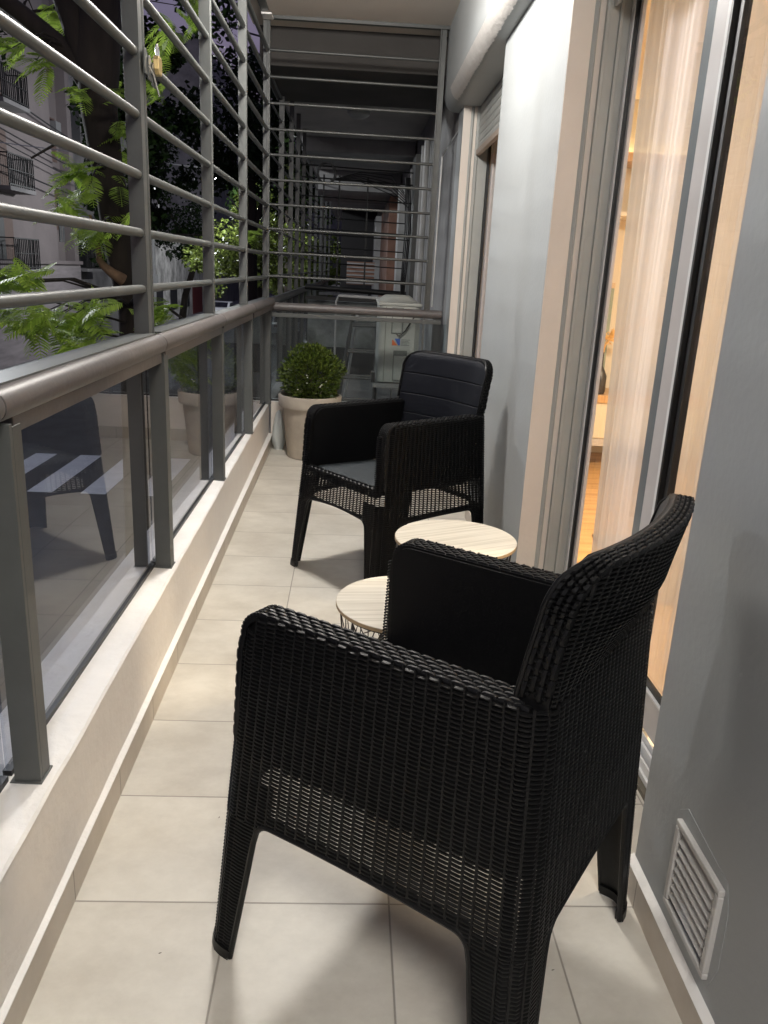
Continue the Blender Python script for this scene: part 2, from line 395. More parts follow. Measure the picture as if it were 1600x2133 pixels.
for a, b_ in zip(ys[:-1], ys[1:]):
    MB().box(-.678, -.672, a+.01, b_-.006, .338, 1.035).build('glass_panel', M['glass'], rail)
    MB().box(-.684, -.666, a+.01, b_-.006, .3265, .339).build('gasket', M['black_rubber'], rail)
    MB().box(-.682, -.618, a+.05, b_-.008, 1.030, 1.062).build('glass_channel', M['rail'], rail, bevel=.002)
grille = thing('side_grille', (0, 0, 0), 0, 'tall grey security grille of horizontal round bars above the side handrail', 'security grille')
GX = -.672
for y in PY+[6.175]:
    m_ = MB(); m_.box(-.702, -.655, y-.006, y+.006, 1.112, CZ)
    m_.box(-.660, -.655, y+.006, y+.034, 1.112, CZ)
    m_.build('post', M['metal'], grille, bevel=.0012)
    if abs(y-2.62) < .01:
        MB().box(-.700, -.655, y+.040, y+.046, 1.112, CZ).build('post', M['metal'], grille, bevel=.0012)
        MB().box(-.700, -.655, y+.052, y+.064, 1.112, CZ).build('post', M['metal'], grille, bevel=.0012)
yy = [-1.5]+PY+[6.175]
for k in range(10):
    z = 1.257+.1662*k
    for a, b_ in zip(yy[:-1], yy[1:]):
        MB().tube([(GX, a+.006, z), (GX, b_-.001, z)], .0135, 14).build('bar', M['metal'], grille, smooth=True)
        if b_ < 5: MB().tube([(GX, b_-.009, z), (GX, b_-.0062, z)], .0165, 14).build('weld', M['metal'], grille, smooth=True)
for a, b_ in ((-1.5, -.05), (-.04, 1.40), (1.43, 2.615), (2.69, 3.80)):
    m_ = MB(); m_.add([(-.715, a, 1.114), (-.634, a, 1.117), (-.634, b_, 1.117), (-.715, b_, 1.114), (-.715, a, 1.118), (-.634, a, 1.122), (-.634, b_, 1.122), (-.715, b_, 1.118)],
        [(0,1,2,3),(4,7,6,5),(0,4,5,1),(1,5,6,2),(2,6,7,3),(3,7,4,0)])
    m_.build('sill_plate', M['metal'], grille)
MB().box(-.705, -.655, 3.82, 6.17, 1.100, 1.112).build('sill_plate', M['metal'], grille)
MB().box(-.70, -.65, -1.5, 6.17, CZ-.02, CZ-.001).build('top_angle', M['metal'], grille)

tag(MB().box(-.70, -.63, 6.02, 6.15, CZ-.034, CZ-.0215).build('ceiling_trim', M['kerb_top'], bevel=.004), 'small white trim plate at the ceiling corner above the far railing post', 'trim plate')
# padlock and hasp
pl = thing('padlock', (-.640, 2.69, 1.925), 0, 'brass padlock hanging from the hasp on the grille post', 'padlock')
m_ = MB()
prof = [(-.017, -.06), (.017, -.06), (.024, -.045), (.025, -.02), (.018, -.008), (-.018, -.008), (-.025, -.02), (-.024, -.045)]
m_.prism([(p[0]+.055, p[1]+.02) for p in prof], 'x', -.002, .016); m_.build('lock_body', M['brass'], pl, bevel=.003)
arc = [(.007, .043, -.0)] + [(.007, .055+.013*math.cos(t), .028+.016*math.sin(t)) for t in [PI, PI*.75, PI*.5, PI*.25, 0]]+[(.007, .067, 0)]
MB().tube(arc, .0038, 8).build('shackle', M['steel'], pl, smooth=True)
hs = thing('lock_hasp', (-.650, 2.64, 1.905), 0, 'grey hooked hasp plates welded on the grille post above the padlock', 'hasp')
for k in range(3):
    m_ = MB(); y = .0+.03*k
    pts = [(y*0-.004, 0)]
    ring = []
    for t in range(9):
        a = PI*t/8; ring.append((.012+.020*math.cos(a), .012+.022*math.sin(a)))
    outer = [(.032, -.035)]+ring+[(-.008, -.035)]
    m_.prism([(q[0], q[1]-.012*k) for q in outer], 'x', -.002+.004*k*0, .003)
    o = m_.build('hasp_plate', M['metal'], hs, bevel=.001); o.location = (.002+.004*k, .004+.030*k, 0)
MB().tube([(.012, .01, -.012), (.016, .05, -.028), (.018, .11, -.075)], .003, 8).build('hasp_pin', M['steel'], hs, smooth=True)

# ------------------------------------------------------------------ end railing and grille
er = thing('end_railing', (0, 0, 0), 0, 'short grey railing with handrail and glass across the balcony end', 'railing')
EY = 6.175; EZ = 1.046
MB().tube([(-.655, EY, EZ+.004), (.645, EY, EZ)], .031, 24).build('handrail', M['rail'], er, smooth=True)
MB().box(-.655, .645, EY-.012, EY+.02, .975, 1.004).build('glass_channel', M['metal'], er, bevel=.002)
for x in (-.672, .505): MB().box(x, x+.014, EY-.02, EY+.03, .34, 1.02).build('post', M['metal'], er, bevel=.001)
MB().box(-.655, .687, EY+.006, EY+.012, .352, .976).build('glass_panel', M['glass_end'], er)
MB().box(-.655, .687, EY, EY+.018, .3415, .353).build('gasket', M['black_rubber'], er)
eg = thing('end_grille', (0, 0, 0), 0, 'grey grille of horizontal round bars closing the far end of the balcony', 'security grille')
m_ = MB(); m_.box(-.676, -.662, EY-.02, EY+.02, 1.078, CZ); m_.build('post', M['metal_dark'], eg, bevel=.001)
m_ = MB(); m_.box(.508, .516, EY-.022, EY+.022, 1.078, CZ-.02); m_.box(.516, .553, EY-.004, EY+.004, 1.078, CZ-.02); m_.build('post', M['metal_dark'], eg, bevel=.001)
for k in range(10):
    z = 1.267+.1655*k
    MB().tube([(-.664, EY, z), (.510, EY, z-.006)], .0095, 12).build('bar', M['metal_dark'], eg, smooth=True)
MB().box(-.66, .58, EY-.02, EY+.02, CZ-.022, CZ-.001).build('top_angle', M['metal_dark'], eg)

# ------------------------------------------------------------------ right-hand walls
def wall(name, label, boxes, m, cat='wall'):
    mb = MB()
    for b_ in boxes: mb.box(*b_)
    return tag(mb.build(name, m, bevel=.004), label, cat)
WX = .687
near = thing('house_wall', (0, 0, 0), 0, 'grey painted house wall at the right edge with the white vent', 'wall')
MB().box(WX, 1.0, -1.6, 1.507, 0, CZ).build('wall_face', M['wall'], near, bevel=.004)
MB().box(WX-.014, WX, -1.6, 1.512, 0, .078).build('skirting', M['skirt'], near)
MB().box(WX, .86, 1.507, 1.519, 0, .078).build('skirting', M['skirt_end'], near)
m_ = MB(); m_.prism([(WX-.0155, .078), (WX+.0005, .078), (WX+.0005, .092)], 'y', -1.6, 1.512); m_.build('plaster_fillet', M['kerb_top'], near)
col = thing('house_wall', (0, 0, 0), 0, 'pale blue grey wall pier between the two windows behind the far chair', 'wall')
MB().box(WX, .925, 3.03, 4.405, 0, 2.50).build('wall_face', M['wall'], col, bevel=.004)
MB().box(WX+.001, .862, 3.026, 3.0295, 0, 2.50).build('jamb', M['wall_cream'], col)
MB().box(WX-.014, WX, 3.02, 4.41, 0, .078).build('skirting', M['skirt'], col)
fs_ = thing('house_wall', (0, 0, 0), 0, 'narrow grey wall strip beside the far window at the balcony end', 'wall')
MB().box(WX, 1.0, 6.02, 6.305, 0, 2.50).build('wall_face', M['wall'], fs_, bevel=.004)
MB().box(WX+.001, .90, 6.016, 6.0195, 0, 2.50).build('jamb', M['wall_cream'], fs_)
bwall = thing('low_wall', (0, 0, 0), 0, 'low wall under the far window behind the far chair', 'wall')
MB().box(.86, 1.0, 4.405, 6.02, 0, .10).build('wall_face', M['wall'], bwall)
# deep beam with a rounded lower edge above the openings
beam = thing('shutter_beam', (0, 0, 0), 0, 'white beam with a rounded lower edge running under the ceiling above the windows', 'beam')
xf = .572; prof = [(xf, CZ), (xf, 2.56)]
for t in range(1, 9):
    a = PI/2*t/8; prof.append((xf+.085-.085*math.cos(a), 2.56-.105*math.sin(a)))
prof += [(.86, 2.450), (1.0, 2.450), (1.0, CZ)]
MB().prism(prof[::-1], 'y', -1.6, 6.30).build('beam_body', M['wall'], beam, smooth=True)
# flaking plaster patch line along the round edge
m_ = MB(); vs = []; fs = []; NN = 160
for i in range(NN+1):
    y = 2.6+(5.9-2.6)*i/NN; w = .22+.5*random.random()
    for k in range(5):
        a = PI/2*(.15+(.60+.08*random.random())*k/4)
        vs.append((xf+.085-(.0862+.0016*random.random())*math.cos(a), y, 2.56-(.1062+.0016*random.random())*math.sin(a)))
for i in range(NN):
    for k in range(4): a = i*5+k; fs.append((a, a+1, a+6, a+5))
m_.add(vs, fs); m_.build('rough_plaster', mat('rough_plaster', (.50, .48, .46), .35, var=.08, vscale=12, bump=.5, bscale=50), beam, smooth=True)

# vent grille on the near wall
vent = thing('wall_vent', (WX, 1.223, .235), 0, 'small white louvred vent low on the right-hand wall', 'vent')
VW, VH = .098, .100
m_ = MB()
for (y0, y1, z0, z1) in ((-VW, VW, VH-.014, VH), (-VW, VW, -VH, -VH+.014), (-VW, -VW+.016, -VH+.0145, VH-.0145), (VW-.016, VW, -VH+.0145, VH-.0145)):
    m_.box(-.012, .001, y0, y1, z0, z1)
M['vent'] = mat('vent_paint', (.50, .49, .475), .45, bump=.2, bscale=30)
m_.build('frame', M['vent'], vent, bevel=.003)
m_ = MB()
for k in range(7):
    z = VH-.036-.0215*k
    m_.add([(-.002, -VW+.022, z+.010), (-.002, VW-.022, z+.010), (-.0105, VW-.022, z-.004), (-.0105, -VW+.022, z-.004),
            (-.0005, -VW+.022, z+.008), (-.0005, VW-.022, z+.008), (-.0085, VW-.022, z-.007), (-.0085, -VW+.022, z-.007)],
           [(0,1,2,3), (4,7,6,5), (0,3,7,4), (1,5,6,2), (3,2,6,7), (0,4,5,1)])
m_.build('louvre', M['vent'], vent)
MB().box(-.0015, .0, -VW+.0165, VW-.0165, -VH+.015, VH-.015).build('back_plate', mat('vent_shade', (.46, .45, .44), .7), vent)
m_ = MB(); rr_ = random.Random(3); poly = []
for (y, z) in ((-.125, -.05), (-.12, .07), (-.10, .118), (-.02, .125), (.08, .135), (.112, .11), (.118, 0), (.112, -.10), (.10, -.118), (0, -.116), (-.1, -.116)):
    poly.append((y, z))
m_.prism(poly, 'x', -.0012, .0); m_.build('plaster_patch', M['wall'], vent, bevel=.0008)

# ------------------------------------------------------------------ near sliding door
door = thing('sliding_door', (0, 0, 0), 0, 'tall aluminium sliding glass door with a sheer curtain behind it', 'sliding door')
D0, D1 = 1.45, 3.025; GXD = .905; TOPZ = 2.45
m_ = MB()      # moulded shutter guide on the far jamb
m_.prism([(.762, 3.0255), (.775, 3.016), (.782, 3.0255)], 'z', .02, TOPZ)
m_.box(.800, .812, 3.004, 3.0255, .02, TOPZ); m_.box(.812, .845, 3.012, 3.0255, .02, TOPZ); m_.box(.845, .858, 3.002, 3.0255, .02, TOPZ)
m_.box(.858, .884, 3.014, 3.0255, .02, TOPZ)
m_.build('shutter_guide', M['guide'], door, bevel=.0015)
MB().box(.8845, .889, 2.985, 3.0255, .02, TOPZ).build('edge_strip', M['alu_bright'], door)
MB().box(.8895, .905, 2.972, 3.0255, .02, TOPZ).build('seal', M['black_rubber'], door)
MB().box(.900, .914, 2.948, 2.9715, .09, TOPZ).build('stile', M['alu'], door, bevel=.002)
MB().box(.898, .925, 2.300, 2.372, .09, TOPZ).build('stile', M['alu_blue'], door, bevel=.002)
MB().box(.892, .918, 2.215, 2.2995, .09, TOPZ).build('stile', M['alu'], door, bevel=.002)
MB().box(.889, .893, 2.196, 2.2145, .09, TOPZ).build('edge_strip', M['alu_bright'], door)
MB().box(.888, .915, 2.183, 2.1955, .09, TOPZ).build('seal', M['black_rubber'], door)
MB().box(.900, .920, 2.150, 2.1745, .09, TOPZ).build('seal', M['black_rubber'], door)
MB().box(.906, .910, 2.3725, 2.9245, .2, TOPZ).build('glass_panel', M['door_glass'], door)
MB().box(.906, .910, 1.45, 2.1495, .235, TOPZ).build('glass_panel', M['door_glass'], door)
MB().box(.893, .925, 2.3725, 2.9245, .09, .20).build('bottom_rail', M['alu'], door, bevel=.002)
MB().box(.890, .925, 1.45, 2.182, .095, .205).build('bottom_rail', M['alu'], door, bevel=.002)
MB().box(.8885, .900, 1.45, 2.182, .2055, .211).build('edge_strip', M['alu_bright'], door)
MB().box(.898, .905, 1.45, 2.182, .2115, .234).build('seal', M['black_rubber'], door)
m_ = MB(); m_.box(.850, .930, 1.45, 3.0, 0.0, .030); m_.box(.856, .862, 1.45, 3.0, .0305, .058); m_.box(.872, .880, 1.45, 3.0, .0305, .075); m_.box(.884, .887, 1.45, 3.0, .0305, .09)
m_.build('threshold', M['alu_bright'], door, bevel=.001)
MB().box(.832, .8495, 1.45, 3.0, .0, .014).build('threshold_lip', mat('bronze_strip', (.10, .085, .06), .5), door)
# roller shutter box edge above the door
sb_ = thing('roller_shutter', (0, 0, 0), 0, 'rolled up grey shutter tucked under the beam above the sliding door', 'roller shutter')
m_ = MB()
for k in range(4): m_.box(.800, .812, 1.45, 3.0, 2.10+.0-.0+.047*k+.02, 2.10+.047*k+.064)
m_.box(.795, .817, 1.45, 3.0, 2.30, 2.45)
for q in (m_,):
    pass
m_ = MB()
for k in range(4): m_.box(.818, .830, 1.45, 3.0, 2.225+.052*k, 2.225+.052*k+.048)
m_.build('slats', M['guide'], sb_, bevel=.003)

# ------------------------------------------------------------------ far window
fw = thing('far_window', (0, 0, 0), 0, 'lit window with raised grey roller shutter beyond the wall pier', 'window')
m_ = MB(); m_.box(.782, .800, 5.985, 6.0155, .1, 2.45); m_.box(.804, .872, 5.995, 6.0155, .1, 2.45)
m_.prism([(.74, 6.0155), (.752, 6.006), (.764, 6.0155)], 'z', .1, 2.45); m_.build('shutter_guide', M['guide'], fw, bevel=.0015)
m_ = MB(); m_.box(.874, .890, 5.955, 6.0155, .1, 2.45); m_.build('seal', M['black_rubber'], fw)
MB().box(.892, .93, 5.88, 5.954, .1, 2.45).build('frame', M['alu'], fw, bevel=.002)
MB().box(.892, .93, 4.41, 4.47, .1, 2.45).build('frame', M['alu'], fw, bevel=.002)
MB().box(.892, .93, 4.4705, 5.8795, .1, .18).build('frame', M['alu'], fw, bevel=.002)
MB().box(.905, .909, 4.4705, 5.8795, .181, 2.2).build('glass_panel', M['door_glass'], fw)
for k in range(6):
    MB().prism([(.800, 2.178+.046*k), (.812, 2.176+.046*k), (.812, 2.219+.046*k), (.800, 2.219+.046*k), (.794, 2.20+.046*k)], 'y', 4.41, 5.984).build('shutter_slat', M['guide'], fw)
MB().box(.788, .818, 4.41, 5.984, 2.140, 2.175).build('shutter_bar', mat('shutter_bar', (.34, .27, .22), .5), fw, bevel=.002)
M['blind'] = mat('cream_blind', (.75, .60, .42), .8)
wb = tag(MB().box(.96, .965, 4.45, 5.92, .15, 2.3).build('window_blind', M['blind']), 'cream fabric blind behind the far window glass', 'blind')

# ------------------------------------------------------------------ room seen through the door
rf = MB().box(.93, 4.4, -.8, 6.6, -.12, -.004); tag(rf.build('room_floor', M['parquet']), kind='structure')
M['room_wall'] = mat('room_wall', (.76, .71, .63), .8, bump=.1)
rw = MB(); rw.box(1.02, 4.4, 6.35, 6.5, 0, 2.9); rw.box(4.3, 4.42, -.8, 6.34, 0, 2.9); rw.box(1.02, 4.29, -.9, -.8, 0, 2.9)
tag(rw.build('room_walls', M['room_wall']), kind='structure')
tag(MB().box(.935, 4.4, -.9, 6.34, 2.62, 2.75).build('room_ceiling', M['room_wall']), kind='structure')
rl = thing('pendant_lamp', (2.5, 2.6, 2.618), 0, 'warm lamp on the ceiling of the lit room', 'ceiling lamp')
MB().lathe([(0, -.06), (.2, -.05), (.22, 0), (0, 0)], seg=24).build('lamp_body', mat('room_lamp', (.9, .8, .6), .5, emis=(1, .72, .42), estr=8), rl, smooth=True)
area('room_light', (0, 0, -.09), .5, 185, (1, .82, .56), parent=rl)
sh = thing('wall_shelf', (1.7, 6.1, 2.16), 0, 'pale wooden shelf with a light strip inside the lit room', 'shelf')
MB().box(-.7, .9, -.1, .24, 0, .06).build('board', M['woodtop'], sh)
MB().box(-.7, .9, .18, .2, .0605, .07).build('light_strip', mat('led', (1, .8, .5), .5, emis=(1, .75, .35), estr=14), sh)
sh2 = thing('wall_shelf', (1.7, 6.1, 1.80), 0, 'lower thin shelf below the lit wooden shelf in the room', 'shelf')
MB().box(-.7, .9, -.1, .24, 0, .03).build('board', mat('white_lacquer', (.8, .76, .68), .4), sh2)
mir = thing('wall_mirror', (1.75, 6.30, .60), 0, 'tall framed mirror in the room, its grey green reflection painted on the pane', 'mirror')
MB().box(-.40, .22, -.02, .04, 0, .70).build('mirror_pane', mat('mirror_reflection_tone', (.30, .38, .34), .25), mir)  # the pane's reflection is put in as a flat grey green colour
MB().box(-.44, -.4005, -.035, .045, -.02, .74).build('frame', mat('mirror_frame', (.65, .5, .36), .5), mir)
MB().box(-.40, .22, -.03, .045, .7005, .74).build('frame', bpy.data.materials['mirror_frame'], mir)
cab = thing('console_cabinet', (1.95, 5.95, 0), 0, 'white cabinet with a honey wood top inside the room', 'cabinet')
MB().box(-.45, .6, -.2, .2, .235, .50).build('body', mat('cabinet_white', (.7, .64, .52), .5), cab, bevel=.004)
MB().box(-.47, .62, -.22, .21, .5005, .555).build('top', M['woodtop'], cab, bevel=.003)
MB().box(-.44, .58, -.19, .19, .175, .2345).build('plinth', M['alu'], cab)
for x in (-.42, .55): MB().box(x, x+.03, -.17, -.14, 0, .1745).build('leg', M['alu'], cab)
va_ = thing('vase', (1.80, 5.82, .556), 0, 'dark bottle vase standing on the wooden cabinet top', 'vase')
MB().lathe([(0, 0), (.042, 0), (.05, .02), (.048, .13), (.03, .17), (.013, .20), (.011, .29), (.014, .30)], seg=20).build('vase_body', mat('dark_vase', (.03, .028, .028), .35), va_, smooth=True)
pg = thing('dried_pampas', (1.80, 5.82, .85), 0, 'golden dried pampas stems arching out of the dark vase', 'dried flowers')
m_ = MB(); rr_ = random.Random(5)
for s_ in range(4):
    pts = [Vector((0, 0, -.06))]; dx = .03+.045*s_
    for k in range(1, 7):
        t = k/6; pts.append(Vector((dx*t*t*2.2, -.02*s_*t, .05*k*(1-.25*t)*(.7+.15*s_))))
    m_.tube(pts, .003, 5)
    for k in range(3, 7):
        for q in range(26):
            p = pts[k]+Vector((rr_.uniform(-.03, .03), rr_.uniform(-.02, .02), rr_.uniform(-.02, .02)))
            d = Vector((rr_.uniform(0, .03), 0, rr_.uniform(-.02, .02)))
            m_.add([p, p+d, p+d+Vector((0, .004, .006)), p+Vector((0, .003, .006))], [(0, 1, 2, 3)])
m_.build('plume', mat('pampas', (.78, .48, .16), .8), pg)
rug = tag(MB().box(1.35, 2.6, 3.2, 4.15, 0, .008).build('rug', mat('rug', (.34, .26, .19), .95, var=.5, vscale=22, bump=.6)), 'brown mottled rug on the parquet of the lit room', 'rug')
rug.rotation_euler = (0, 0, .0)

def sheer(name, col, tr=.3):
    m = bpy.data.materials.new(name); m.use_nodes = True; nt = m.node_tree; nt.nodes.clear(); L = nt.links.new
    out = nt.nodes.new('ShaderNodeOutputMaterial'); t = nt.nodes.new('ShaderNodeBsdfTranslucent'); d = nt.nodes.new('ShaderNodeBsdfDiffuse')
    x = nt.nodes.new('ShaderNodeBsdfTransparent'); a = nt.nodes.new('ShaderNodeMixShader'); b = nt.nodes.new('ShaderNodeMixShader')
    for n in (t, d): n.inputs['Color'].default_value = (*col, 1)
    tc = nt.nodes.new('ShaderNodeTexCoord'); mp = nt.nodes.new('ShaderNodeMapping'); mp.inputs['Scale'].default_value = (26, 26, 2.2)
    ns = nt.nodes.new('ShaderNodeTexNoise'); ns.inputs['Scale'].default_value = 2.2; ns.inputs['Detail'].default_value = 8; ns.inputs['Distortion'].default_value = 1.5
    L(tc.outputs['Object'], mp.inputs[0]); L(mp.outputs[0], ns.inputs['Vector'])
    mr = nt.nodes.new('ShaderNodeMapRange'); mr.inputs['From Min'].default_value = .3; mr.inputs['From Max'].default_value = .7
    mr.inputs['To Min'].default_value = tr*.7; mr.inputs['To Max'].default_value = tr*1.3; L(ns.outputs['Fac'], mr.inputs['Value'])
    a.inputs[0].default_value = .20; L(d.outputs[0], a.inputs[1]); L(t.outputs[0], a.inputs[2])
    L(mr.outputs[0], b.inputs[0]); L(a.outputs[0], b.inputs[1]); L(x.outputs[0], b.inputs[2]); L(b.outputs[0], out.inputs['Surface'])
    return m
M['blind'] = sheer('window_voile', (.85, .66, .46), .06); wb.data.materials[0] = M['blind']
M['sheer'] = sheer('sheer_voile', (.60, .60, .65), .15)
def curtain(label, y0, y1, x, amp, n, seed):
    r = random.Random(seed); m = MB(); vs = []; fs = []; NY = n; NZ = 26
    ph = [r.uniform(0, 6) for _ in range(5)]
    for j in range(NZ+1):
        z = .02+(2.56-.02)*j/NZ
        for i in range(NY+1):
            t = i/NY; y = y0+(y1-y0)*t
            w = math.sin(t*(y1-y0)*30+ph[0]+.5*math.sin(z*1.4+ph[1]))+.5*math.sin(t*(y1-y0)*66+ph[2]+.6*math.sin(z*2+ph[3]))+.25*math.sin(t*(y1-y0)*150+ph[4]+z*1.5)
            vs.append((x+amp*w*(.75+.25*math.sin(z+ph[1])), y+.006*math.sin(z*2.3+ph[2]+t*4)+(.05*(z-1.1)*t if seed == 1 else 0), z))
    for j in range(NZ):
        for i in range(NY): a = j*(NY+1)+i; fs.append((a, a+1, a+NY+2, a+NY+1))
    m.add(vs, fs)
    return tag(m.build('sheer_curtain', M['sheer'], smooth=True, fix=False), label, 'curtain', 'sheer curtains behind the sliding door')
curtain('sheer white curtain in soft folds behind the far leaf of the sliding door', 2.50, 3.0, .968, .011, 90, 1)
curtain('sheer white curtain behind the near leaf of the door beside the grey wall', 1.30, 2.45, .972, .013, 170, 2)

# ================================================================== WOVEN ARMCHAIRS
ZA = .759
def hwz(z): return (.644+(.556-.644)*z/ZA)/2
def hdz(z): return (.684+(.592-.684)*z/ZA)/2
def oyz(z): return .011*(1-z/ZA)
RC = .045
SEGS = ['L', 'BL', 'B', 'BR', 'R', 'FR', 'F', 'FL']
def P(seg, t, z):
    hw, hd, oy = hwz(z), hdz(z), oyz(z)
    if seg == 'L': p = Vector((-hw, oy+(hd-RC)*(1-2*t), z)); n = Vector((-1, 0, 0))     # front -> back
    elif seg == 'R': p = Vector((hw, oy-(hd-RC)*(1-2*t), z)); n = Vector((1, 0, 0))     # back -> front
    elif seg == 'B': p = Vector((-(hw-RC)*(1-2*t), oy-hd, z)); n = Vector((0, -1, 0))   # left -> right
    elif seg == 'F': p = Vector(((hw-RC)*(1-2*t), oy+hd, z)); n = Vector((0, 1, 0))     # right -> left
    else:
        cxs = {'BL': (-1, -1, PI), 'BR': (1, -1, 1.5*PI), 'FR': (1, 1, 0), 'FL': (-1, 1, .5*PI)}[seg]
        a = cxs[2]+t*PI/2; n = Vector((math.cos(a), math.sin(a), 0))
        p = Vector((cxs[0]*(hw-RC), oy+cxs[1]*(hd-RC), z))+n*RC
    return p, n
ROW = .0079; SL = .0045
def bump_patch(mb, S, a0, a1, b0, b1, h, back=-.0018, na=4):
    """half-round strand on surface S(a,b)->(p,n), raised in its middle"""
    vs = []
    pr = {4: [(0, .15), (.22, 1), (.78, 1), (1, .15)], 3: [(0, .2), (.5, 1), (1, .2)]}[na]
    for ta, k in pr:
        a = a0+(a1-a0)*ta
        for tb, o in ((0, back), (.24, h*k), (.76, h*k), (1, back)):
            p, n = S(a, b0+(b1-b0)*tb); vs.append(p+n*o)
    fs = []
    m = len(pr)
    for i in range(m-1):
        for j in range(4):
            fs.append((i*4+j, i*4+(j+1) % 4, (i+1)*4+(j+1) % 4, (i+1)*4+j))
    fs.append((0, 3, 2, 1)); q = (m-1)*4; fs.append((q, q+1, q+2, q+3))
    mb.add(vs, fs)
def rib(mb, S, a, w, z0, z1, h):
    vs = []; n_ = 5
    for i in range(n_+1):
        z = z0+(z1-z0)*i/n_
        for da, o in ((-w/2, -.002), (-w/3, h), (w/3, h), (w/2, -.002)):
            p, n = S(a+da, z); vs.append(p+n*o)
    fs = []
    for i in range(n_):
        for j in range(4): fs.append((i*4+j, i*4+(j+1) % 4, (i+1)*4+(j+1) % 4, (i+1)*4+j))
    mb.add(vs, fs)
NCOL = {'L': 23, 'R': 23, 'B': 22, 'F': 22, 'BL': 3, 'BR': 3, 'FR': 3, 'FL': 3}
def seglen(seg): return {'L': 2*(.31-RC), 'R': 2*(.31-RC), 'B': 2*(.29-RC), 'F': 2*(.29-RC)}.get(seg, RC*PI/2)
def legw(z): return .048-.030*(1-z/.335)          # leg width on the straight part of a face
def arch(seg): return .022 if seg == 'F' else .008
def apron(seg, t):
    """bottom edge height of the apron at t on a straight face (None inside a leg)"""
    Ls = seglen(seg); d = min(t, 1-t)*Ls
    if d < legw(.30): return 0.0
    e = d-legw(.335)
    base = .340+arch(seg)*math.sin(PI*max(0, min(1, t)))
    if e < .03: return base-.03+math.sqrt(max(0, .03**2-(.03-max(e, 0))**2))
    return base
def topz(seg, t):
    if seg in 'LR':
        Ls = seglen(seg); dfront = (t if seg == 'L' else 1-t)*Ls+RC*.55
        if dfront < .05: return ZA-.05+math.sqrt(max(0, .05**2-(.05-dfront)**2))
        return ZA
    if seg in ('BL', 'BR', 'B'): return ZA
    if seg in ('FR', 'FL'): return ZA-.030-.014*((t if seg == 'FR' else 1-t))
    if seg == 'F':
        d = min(t, 1-t)*seglen('F'); return .712 if d < .023 else .492
parity = 0
bins = {}
def bin_(n): return bins.setdefault(n, MB())
gcol = 0
for seg in SEGS:
    n = NCOL[seg]
    for c in range(n):
        t0, t1 = c/n, (c+1)/n; tm = (t0+t1)/2; gcol += 1
        zt = min(topz(seg, t0+1e-3), topz(seg, t1-1e-3)); zt = max(zt, topz(seg, tm)-.012)
        corner = seg in ('BL', 'BR', 'FR', 'FL')
        zb = .335 if corner else max(.300, min(apron(seg, t0+1e-4) or 9, apron(seg, t1-1e-4) or 9, apron(seg, tm) or 9)-.0)
        if zb > 1: zb = .335
        name = {'L': 'armrest_left', 'R': 'armrest_right', 'B': 'back_apron', 'F': 'front_apron'}.get(seg)
        if corner: name = {'BL': 'armrest_left', 'FL': 'armrest_left', 'BR': 'armrest_right', 'FR': 'armrest_right'}[seg]
        if seg == 'F' and zt > .5:
            name = 'armrest_right' if t0 < .5 else 'armrest_left'
        mb = bin_(name)
        S = lambda a, z, seg=seg: P(seg, a, z)
        k = 0; z = .335+(ROW/2 if gcol % 2 else 0)
        while z+SL > zb+ROW: z -= ROW
        inset = .0032/max(seglen(seg), .01)
        while z+SL < zt-.002:
            if z >= zb-.004:
                a0_, a1_ = t0+inset*.3, t1-inset*.3
                if not corner and z < .375:
                    ok_ = [t0+(t1-t0)*q/10 for q in range(11) if (z >= apron(seg, t0+(t1-t0)*q/10)-.001 and apron(seg, t0+(t1-t0)*q/10) > 0) or (z > .330 and apron(seg, t0+(t1-t0)*q/10) == 0)]
                    if len(ok_) < 2: z += ROW; continue
                    a0_, a1_ = max(a0_, min(ok_)), min(a1_, max(ok_))
                if seg == 'F' and z > .486:
                    a0_, a1_ = (0.0, .0125/seglen('F')) if c == 0 else (1-.0125/seglen('F'), 1.0)
                bump_patch(mb, S, a0_, a1_, z, z+(SL if z > .470 else .0047), (.0030 if z > .470 else .0022) if not corner else .0042)
            z += ROW
        if not (seg == 'F' and c == 0): rib(mb, S, t0, .0055/seglen(seg), (apron(seg, t0) if not corner and apron(seg, t0) > 0 else .335), (.490 if seg == 'F' else min(topz(seg, max(t0, .001)), topz(seg, min(1, t0+.001)))-.002), .0012)
        # tight slats along the bottom edge strip
    # legs on the straights
for seg in SEGS:
    corner = seg in ('BL', 'BR', 'FR', 'FL')
    if corner:
        for c in range(3):
            z = .004
            while z+SL < .335:
                bump_patch(bin_('leg_'+seg), lambda a, zz, seg=seg: P(seg, a, zz), c/3+.015, (c+1)/3-.015, z+(ROW/2 if c == 1 else 0), z+(ROW/2 if c == 1 else 0)+SL*1.15, .0036, na=3)
                z += ROW
            rib(bin_('leg_'+seg), lambda a, zz, seg=seg: P(seg, a, zz), c/3, .08, .004, .335, .0024)
    else:
        ends = {'L': ('FL', 'BL'), 'B': ('BL', 'BR'), 'R': ('BR', 'FR'), 'F': ('FR', 'FL')}[seg]
        Ls = seglen(seg)
        for e, lg in enumerate(ends):
            z = .004; j = 0
            while z+SL < .337:
                w = legw(z)-.002
                a0, a1 = (0.0, w/Ls) if e == 0 else (1-w/Ls, 1.0)
                bump_patch(bin_('leg_'+lg), lambda a, zz, seg=seg: P(seg, a, zz), a0, a1, z, z+SL*1.1, .0026, na=3)
                z += ROW; j += 1
